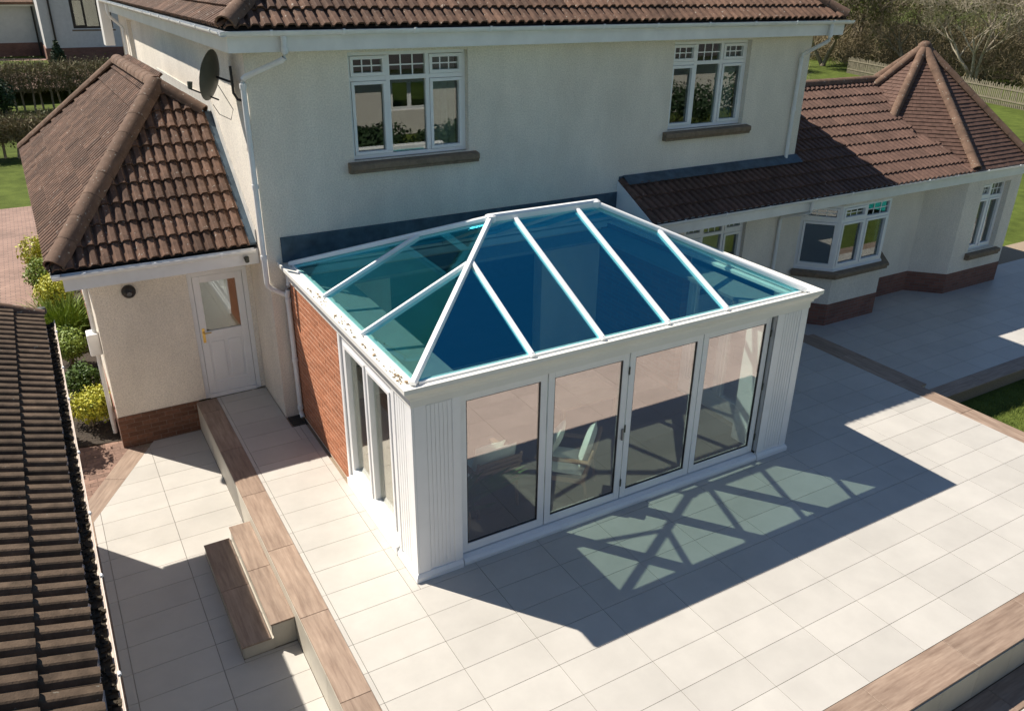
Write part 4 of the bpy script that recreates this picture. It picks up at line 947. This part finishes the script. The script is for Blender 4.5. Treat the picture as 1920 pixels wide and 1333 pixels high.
for q in range(900):
    y = GY0-rng.random()*10.5; x = GX+rng.uniform(.005, .095); sz = rng.uniform(.012, .035); ms.obox((x-sz/2, y-sz/2, 2.235), (sz, rng.uniform(-.01, .01), 0), (rng.uniform(-.01, .01), sz, 0), (0, 0, rng.uniform(.012, .035)))
ms.box(GX-.003, GX+.098, -11.2, GY0-.01, 2.226, 2.244); tag(ms.build('gutter_moss', mat('moss', (.045, .035, .022), .95, var=.3, scale=30), gg), kind='stuff')
MB().lathe((GX+.0, GY0+.05, 2.36), [(0, .10), (.05, .09), (.06, .05), (.05, .01), (0, 0)], 10).build('gutter_end', DISH, gar, smooth=True)

# ================================================================== PLANTS
def leaf_cloud(centres, radii, n, size, m, name, parent, seed, squash=1., up=.3, shell=.55):
    rs = np.random.RandomState(seed); centres = np.array(centres); radii = np.array(radii)
    idx = rs.choice(len(centres), n, p=radii**2/np.sum(radii**2)); d = rs.normal(size=(n, 3)); d /= np.linalg.norm(d, axis=1)[:, None]
    rad = radii[idx]*(shell+(1-shell)*rs.rand(n)**.5)*(1+.12*rs.normal(size=n)); P = centres[idx]+d*rad[:, None]*np.array([1, 1, squash])
    nn = d*.8+rs.normal(size=(n, 3))*.6+np.array([0, 0, up]); nn /= np.linalg.norm(nn, axis=1)[:, None]
    t = np.cross(nn, rs.normal(size=(n, 3))); t /= np.linalg.norm(t, axis=1)[:, None]; b = np.cross(nn, t); s = size*(.6+.8*rs.rand(n))[:, None]
    V = np.concatenate([P-t*s*.5, P+b*s*.28, P+t*s*.5, P-b*s*.28], 1).reshape(-1, 3)
    me = bpy.data.meshes.new(name); c = centres.mean(0); c[2] = V[:, 2].min()
    me.from_pydata((V-c).tolist(), [], np.arange(4*n).reshape(-1, 4).tolist()); me.materials.append(m)
    return link(name, me, Matrix.Translation(c), parent)
def shrub(loc, r, h, m, label, seed, n=2600, size=.055, cat='shrub', name='shrub'):
    t = thing(name, loc, label, cat); rs = random.Random(seed); cs = []; rd = []
    for k in range(9): a = rs.random()*6.28; q = rs.random()**.5*r*.6; cs.append((loc[0]+q*math.cos(a), loc[1]+q*math.sin(a), loc[2]+h*rs.uniform(.35, .7))); rd.append(r*rs.uniform(.35, .55))
    leaf_cloud(cs, rd, n, size, m, 'foliage', t, seed, squash=min(1.2, h/(2*r)*1.3))
    s = MB()
    for k in range(7):
        c = cs[k]; s.tube([(loc[0]+rs.uniform(-.05, .05), loc[1]+rs.uniform(-.05, .05), loc[2]), ((loc[0]+c[0])/2, (loc[1]+c[1])/2, loc[2]+h*.3), c], [.018, .012, .005], 5)
    s.build('stems', TWIG, t)
shrub((-3.02, 10.3, -.5), .62, 1.2, LEAF_Y, 'bright yellow green shrub at the far end of the bed', 1, n=3800, size=.07)
shrub((-2.95, 8.6, -.5), .6, 1.1, LEAF_L, 'round green shrub just in front of the yellow shrub by the drive', 2, n=3600, size=.065)
shrub((-2.98, 4.75, -.5), .42, .75, LEAF_L, 'lime green shrub in the middle of the planting bed', 4, n=2800)
shrub((-2.85, 3.3, -.5), .36, .62, LEAF_G, 'small green shrub behind the nearest yellow shrub', 5, n=2800)
shrub((-2.86, 2.15, -.5), .40, .70, LEAF_Y, 'yellow variegated shrub by the corner of the extension', 6, n=3800, size=.05)
shrub((-3.0, 5.6, -.5), .33, .5, LEAF_G, 'low dark shrub beside the tall grassy clump', 8, n=2200)
shrub((-4.05, 2.2, -.53), .85, 1.75, LEAF_D, 'unseen dark bush added behind the garage gable to shade the block paving', 15, n=7000, size=.09)  # added out of sight to cast the shadow on the block paving
shrub((-3.0, 7.55, -.5), .48, .95, LEAF_Y, 'yellow green shrub directly behind the grassy clump', 16, n=3400, size=.06)
gt = thing('grassy_clump', (-2.95, 6.6, -.5), 'tall lime green grassy plant in the middle of the bed', 'plant'); gb = MB(); rng = random.Random(9)
for k in range(620):
    a = rng.random()*6.28; q = .42*rng.random()**.5; p = Vector((-2.95+q*math.cos(a), 6.6+1.3*q*math.sin(a), -.5)); L = rng.uniform(.45, .85); ln = Vector((math.cos(a)*q*.8+rng.gauss(0, .1), math.sin(a)*q*.8+rng.gauss(0, .1), L)); s = Vector((rng.gauss(0, 1), rng.gauss(0, 1), 0)).normalized()*.011
    gb.add([p-s, p+s, p+ln*.6+s, p+ln*.6-s, p+ln+Vector((ln.x*.5, ln.y*.5, -.1))], [(0, 1, 2, 3), (3, 2, 4)])
gb.build('blades', LEAF_L, gt)
def twig_mass(mb, x0, x1, y0, y1, z0, z1, n, seed, ln=.35, w=.010):
    rs = np.random.RandomState(seed); P = rs.rand(n, 3)*np.array([x1-x0, y1-y0, z1-z0])+np.array([x0, y0, z0]); d = rs.normal(size=(n, 3))+np.array([0, 0, .6]); d /= np.linalg.norm(d, axis=1)[:, None]
    s = rs.normal(size=(n, 3)); s = np.cross(d, s); s /= np.linalg.norm(s, axis=1)[:, None]; L = ln*(.5+rs.rand(n))[:, None]
    V = np.concatenate([P-s*w, P+s*w, P+d*L], 1).reshape(-1, 3); o = len(mb.v); mb.v += V.tolist(); mb.f += (np.arange(3*n).reshape(-1, 3)+o).tolist()
def hedge(x0, x1, y0, y1, z0, z1, label, seed, n, leafy=.4):
    t = thing('hedge', ((x0+x1)/2, (y0+y1)/2, z0), label, 'hedge'); zc = z0+(z1-z0)*.38
    mb = MB(); twig_mass(mb, x0, x1, y0, y1, zc, z1-.2, n, seed, .4, .016); m2, c = mb.mesh('twigs', HEDGE, fixn=False); link('twigs', m2, Matrix.Translation(c), t)
    rs = random.Random(seed); s = MB(); k = x0+.2
    while k < x1:
        yy = rs.uniform(y0+.3, y1-.3); s.tube([(k, yy, z0-.05), (k+rs.uniform(-.1, .1), yy, zc), (k+rs.uniform(-.25, .25), yy+rs.uniform(-.2, .2), z1-.15)], [.06, .05, .02], 5); k += rs.uniform(.35, .6)
    s.build('stems', TWIG, t)
    if leafy:
        N = int((x1-x0)*3); cs = [(x0+(i+.5)*(x1-x0)/N, (y0+y1)/2+rs.uniform(-.2, .2), zc+.5*(z1-zc)+rs.uniform(-.1, .15)) for i in range(N)]
        leaf_cloud(cs, [min(.9, (z1-zc)*.62)]*N, int(n*leafy), .10, LEAF_O, 'foliage', t, seed)
hedge(-7, -1.2, 26.6, 28.0, -.62, 1.05, 'clipped bare brown hedge nearer the drive', 11, 9000, .25)
hedge(-8, 3.5, 40.2, 42, -.62, 1.9, 'long bare hedge in front of the neighbouring house', 12, 14000, .3)
shrub((-4.5, 38.2, -.62), 1.5, 2.6, LEAF_D, 'dark dense evergreen bush left of the hedge gap', 13, n=6000, size=.16)
# ---- neighbour house
nb = thing('neighbour_house', (3, 53, .9), 'white rendered neighbouring house with brick base and dark window', 'house')
NZ = .98
NRW = mat('far_white_render', (.62, .60, .58), .95, var=.06, scale=5)
wall_x(MB(), 50, 50.3, -.75, 9, NZ+.85, 7.2, [(1.0, 3.3, 2.95, 4.75)]).build('rear_wall', NRW, nb)
MB().box(-.75, -.45, 50.3, 58, NZ+.85, 7.2).build('side_wall', NRW, nb)
MB().box(-9, -.76, 55.5, 55.8, NZ+.85, 4.1).build('garage_wall', NRW, nb)
MB().box(-.8, 9, 49.95, 50.3, NZ-.4, NZ+.849).build('plinth', BRICKWALL, nb); MB().box(-.8, -.46, 50.3, 58, NZ-.4, NZ+.849).build('side_plinth', BRICKWALL, nb); MB().box(-9, -.81, 55.45, 55.8, NZ-.4, NZ+.849).build('garage_plinth', BRICKWALL, nb)
BRN = mat('dark_brown_frame', (.03, .022, .018), .4)
window(nb, (1.0, 50.1, 2.95), (1, 0, 0), 2.3, 1.8, [1, 1, 1], fr=.12, m=BRN, sash=.06, sill=(.1, .15, .12))
MB().box(-.3, 8.8, 51.5, 51.6, NZ, 7).build('inner_wall', INTDARK, nb)
for x, y in ((-.2, 49.88), (-1.0, 55.38)): MB().box(x, x+.11, y, y+.08, NZ-.3, 6.5 if x > -.5 else 4.1).build('downpipe', BRN, nb)
mb = MB(); mb.box(-9, -.77, 54.9, 55.44, 4.101, 4.35); mb.build('eave', WHITE_OLD, nb)
MB().prism([(-9, 54.7, 4.36), (-9, 58.5, 6.4), (-9, 58.5, 6.2), (-9, 54.7, 4.2)], (8.2, 0, 0)).build('garage_roof', TILE, nb)
MB().prism([(-1.3, 49.4, 7.21), (9.5, 49.4, 7.21), (9.5, 54, 10), (-1.3, 54, 10)], (0, 0, .2)).build('roof', TILE, nb)
MB().add([(-16, 43.5, .2), (12, 43.5, .2), (12, 50, 1.04), (-16, 56, 1.04)], [(0, 1, 2, 3)]).build('neighbour_drive', PAVER_F, None, kind='structure')
MB().add([(-16, 47.6, .95), (12, 47.6, .95), (12, 50, 1.06), (-16, 56, 1.06)], [(0, 1, 2, 3)]).v
cn = thing('conifer', (-.35, 46.6, .5), 'small dark conifer standing in front of the neighbour wall', 'conifer')
leaf_cloud([(-.35, 46.6, .9+k*.3) for k in range(6)], [.5, .46, .4, .32, .22, .12], 2600, .16, LEAF_D, 'foliage', cn, 21); MB().tube([(-.35, 46.6, .2), (-.35, 46.6, 1.5)], [.08, .04], 6).build('trunk', TWIG, cn)
# ---- trees right
def tree(base, H, spread, label, seed, m=TWIG, leaf=None, nleaf=0, cat='tree', name='bare_tree', dens=1., lean=0, lsize=.12):
    t = thing(name, base, label, cat); rs = random.Random(seed); br = MB(); tw = MB(); tips = []; base = Vector(base)
    def grow(p, d, L, r, lev):
        pts = [p]; rad = [r]; q = p.copy(); dd = d.copy(); n = 3
        for i in range(n):
            dd = (dd+Vector((rs.gauss(0, .16), rs.gauss(0, .16), rs.gauss(.05, .1)))).normalized(); q = q+dd*L/n; pts.append(q.copy()); rad.append(r*(1-.5*(i+1)/n))
        br.tube(pts, rad, 6 if lev < 2 else (4 if lev == 2 else 3), cap=False)
        if lev >= 4: tips.append(q); return
        for k in range(rs.choice((2, 3, 3)) if lev else rs.choice((4, 5))):
            j = rs.uniform(.45, 1); i = min(n, max(1, round(j*n))); a = rs.random()*6.28; sp = spread*(1.2 if lev == 0 else 1)
            nd = (dd+Vector((math.cos(a)*sp, math.sin(a)*sp, rs.uniform(-.1, .35)))).normalized(); grow(pts[i], nd, L*rs.uniform(.6, .82), max(.006, rad[i]*.62), lev+1)
    for s in range(3): grow(base+Vector((rs.uniform(-.3, .3), rs.uniform(-.3, .3), -.05)), Vector((rs.gauss(lean, .25), rs.gauss(0, .25), 1)).normalized(), H*.36, H*.017, 0)
    br.build('trunk', m, t)
    P = np.array([tuple(x) for x in tips]); rs2 = np.random.RandomState(seed); n = int(len(P)*13*dens); idx = rs2.randint(0, len(P), n)
    d = rs2.normal(size=(n, 3))+np.array([0, 0, .45]); d /= np.linalg.norm(d, axis=1)[:, None]; s = np.cross(d, rs2.normal(size=(n, 3))); s /= np.linalg.norm(s, axis=1)[:, None]
    O = P[idx]+rs2.normal(size=(n, 3))*H*.035; L = H*.085*(.5+rs2.rand(n))[:, None]; w_ = H*.0011
    V = np.concatenate([O-s*w_, O+s*w_, O+d*L], 1).reshape(-1, 3); tw.v = V.tolist(); tw.f = np.arange(3*n).reshape(-1, 3).tolist()
    m2, c = tw.mesh('crown', m, fixn=False); link('crown', m2, Matrix.Translation(c), t)
    if leaf: leaf_cloud(P, np.full(len(P), H*.07), nleaf, lsize, leaf, 'foliage', t, seed, shell=.2)
tree((19.5, 10.5, -.6), 6.5, .75, 'pale bare shrubby tree close behind the garden wing', 31, TWIG_L, LEAF_O, 900, lean=-.15, lsize=.07)
tree((24, 15, -.6), 6.5, .7, 'bare tree between the house corner and the picket fence', 32, TWIG, LEAF_O, 2200, lean=-.2, lsize=.09)
k = 33
for x, y, H, lab, mm, lf_, nl in ((60, 41, 11, 'olive green leafy tree beyond the left end of the fence', TWIG, LEAF_O, 9000), (61, 33, 10, 'tall bare tree rising behind the turret peak', TWIG, LEAF_O, 2600), (60, 27, 9, 'bare brown tree right of the turret peak', TWIG_L, LEAF_O, 1500),
      (61, 22, 10, 'wide bare tree at the right edge beyond the fence', TWIG_L, None, 0), (55, 15, 8, 'bare bushy tree at the far right in front of the fence end', TWIG, LEAF_O, 1200), (70, 46, 13, 'distant mixed tree at the top behind the olive tree', TWIG, LEAF_O, 5000), (74, 34, 13, 'distant bare tree at the top of the picture behind the turret', TWIG_L, LEAF_O, 2500), (72, 22, 12, 'distant pale bare tree in the top right corner', TWIG_L, None, 0), (50, 42, 9, 'dark bare tree behind the fence near the house corner', TWIG, LEAF_O, 2500), (85, 55, 15, 'farthest bare tree above the house roof corner', TWIG, LEAF_O, 4000)):
    tree((x, y, -.6), H, .7, lab, k, mm, lf_, nl, dens=3.2, lsize=.2); k += 1
bank = MB()
for q in range(150):
    yy = 4+(q*7.3) % 56; xx = 55+(yy-8)*.16+(q*3.7) % 26; twig_mass(bank, xx, xx+4, yy, yy+2.5, -.7, .4+2.6*math.sin(q*1.7)**2, 620, 700+q, 1.1, .024)
bk2, c = bank.mesh('undergrowth', HEDGE, fixn=False); tag(link('undergrowth', bk2, Matrix.Translation(c)), 'brown tangled undergrowth beyond the picket fence', 'undergrowth', kind='stuff')
# fence
fn = thing('picket_fence', (51, 24, -.6), 'pale weathered picket fence across the far lawn', 'fence'); P0, P1 = Vector((57, 36, -.62)), Vector((45.5, 8, -.62)); d = (P1-P0); L = d.length; d.normalize(); nn = Vector((-d.y, d.x, 0)); pk = MB(); rng = random.Random(4)
me, _ = MB().box(-.05, .05, -.012, .012, 0, 1.25).mesh('picket', FENCEM, center=False); rotf = Matrix((d, nn, Vector((0, 0, 1)))).transposed().to_4x4()
N = int(L/.17)
for i in range(N): link('picket', me, Matrix.Translation(P0+d*(i*.17)) @ rotf @ Matrix.Rotation(rng.gauss(0, .02), 4, 'Y') @ Matrix.Diagonal((1, 1, rng.uniform(.93, 1.05), 1)), fn)
for z in (.3, .95): MB().obox(P0+Vector((0, 0, z))-nn*.05, d*L, nn*.035, (0, 0, .09)).build('rail', FENCEM, fn)
far = thing('far_building', (95, 40, 0), 'pale building glimpsed through the trees at the top right', 'building')
MB().box(92, 98, 22, 34, -1, 5).build('wall', mat('pale_wall', (.7, .68, .66), .9, var=.06), far); MB().prism([(91, 21, 5.01), (99, 21, 5.01), (95, 21, 7)], (0, 14, 0)).build('roof', mat('slate', (.16, .16, .17), .8, var=.2), far)
# ---- garden behind the camera, seen in the window reflections
opp = thing('opposite_bungalow', (30, -25, -.6), 'cream bungalow with dark roof mirrored in the upstairs windows', 'house')
wall_x(MB(), -25.3, -25, 0, 70, -.6, 2.4, [(12, 14, .5, 1.9), (19, 21, .5, 1.9), (38, 40, .5, 1.9)]).build('wall', RENDER_F, opp); MB().prism([(-1, -24.3, 2.4), (-1, -29, 6.2), (-1, -34, 2.4)], (72, 0, 0)).build('roof', mat('dark_roof', (.05, .045, .045), .8, var=.2), opp)
for x in (12, 19, 38): window(opp, (x+2, -25.1, .5), (-1, 0, 0), 2, 1.4, [1, 1], fr=.1, sash=.06)
for i, (x, y, r_, h_) in enumerate(((6.5, -20.5, 1.8, 1.3), (9.7, -21, 2.0, 1.4), (13, -20.5, 2, 1.3), (21, -20, 2.6, 2.6), (25.5, -21, 2.6, 2.4), (30, -19, 2.8, 3.2))):
    shrub((x, y, -.62), r_, h_, LEAF_D, ['round bush at the left end of the back border', 'second bush along the back border', 'third bush along the back border', 'fourth bush along the back border', 'fifth bush along the back border', 'tall bush at the right end of the back border'][i], 60+i, n=2500, size=.2, )
tr = thing('trampoline', (22.3, -7.2, -.62), 'round trampoline with turquoise padding, added out of view to be mirrored in the wing windows', 'trampoline')  # invented object out of view, gives the wing windows their turquoise reflection
TEAL = mat('turquoise_pad', (.02, .42, .40), .5, var=.1)
MB().lathe((22.3, -7.2, -.62), [(1.75, .82), (1.75, .86), (2.15, .88), (2.2, .80), (2.2, .25), (2.17, .25), (2.17, .8)], 32).build('padding', TEAL, tr, smooth=True)
MB().lathe((22.3, -7.2, -.62), [(0, .82), (1.76, .835), (1.76, .825), (0, .81)], 32).build('jump_mat', DARK, tr)
for q in range(6): a = q*math.pi/3; MB().tube([(22.3+2.1*math.cos(a), -7.2+2.1*math.sin(a), -.62), (22.3+2.1*math.cos(a), -7.2+2.1*math.sin(a), .2)], .03, 8).build('leg', DISH, tr)
# ---- grass blades on the near lawn
gbm = MB(); rs = np.random.RandomState(8); n = 30000
PX = np.where(rs.rand(n) < .65, 9.5+rs.rand(n)*7, 3.+rs.rand(n)*6.5); PY = np.where(PX > 9.5, -9.5+rs.rand(n)*5.2, -10.4+rs.rand(n)*1.05); keep = (PX > 9.52) | (PX > 6.6) & (PY < -8.45) | (PY < -9.32); PX, PY = PX[keep], PY[keep]; n = len(PX)
P = np.stack([PX, PY, np.full(n, -.625)], 1); a = rs.rand(n)*6.28; s = np.stack([np.cos(a), np.sin(a), np.zeros(n)], 1)*.006; tp = P+np.stack([rs.normal(size=n)*.025, rs.normal(size=n)*.025, .035+.05*rs.rand(n)], 1)
V = np.concatenate([P-s, P+s, tp], 1).reshape(-1, 3); gbm.v = V.tolist(); gbm.f = np.arange(3*n).reshape(-1, 3).tolist(); gm2, c = gbm.mesh('grass_blades', BLADE, fixn=False); tag(link('grass_blades', gm2, Matrix.Translation(c)), 'short lawn grass beside the terrace', 'grass', kind='stuff')
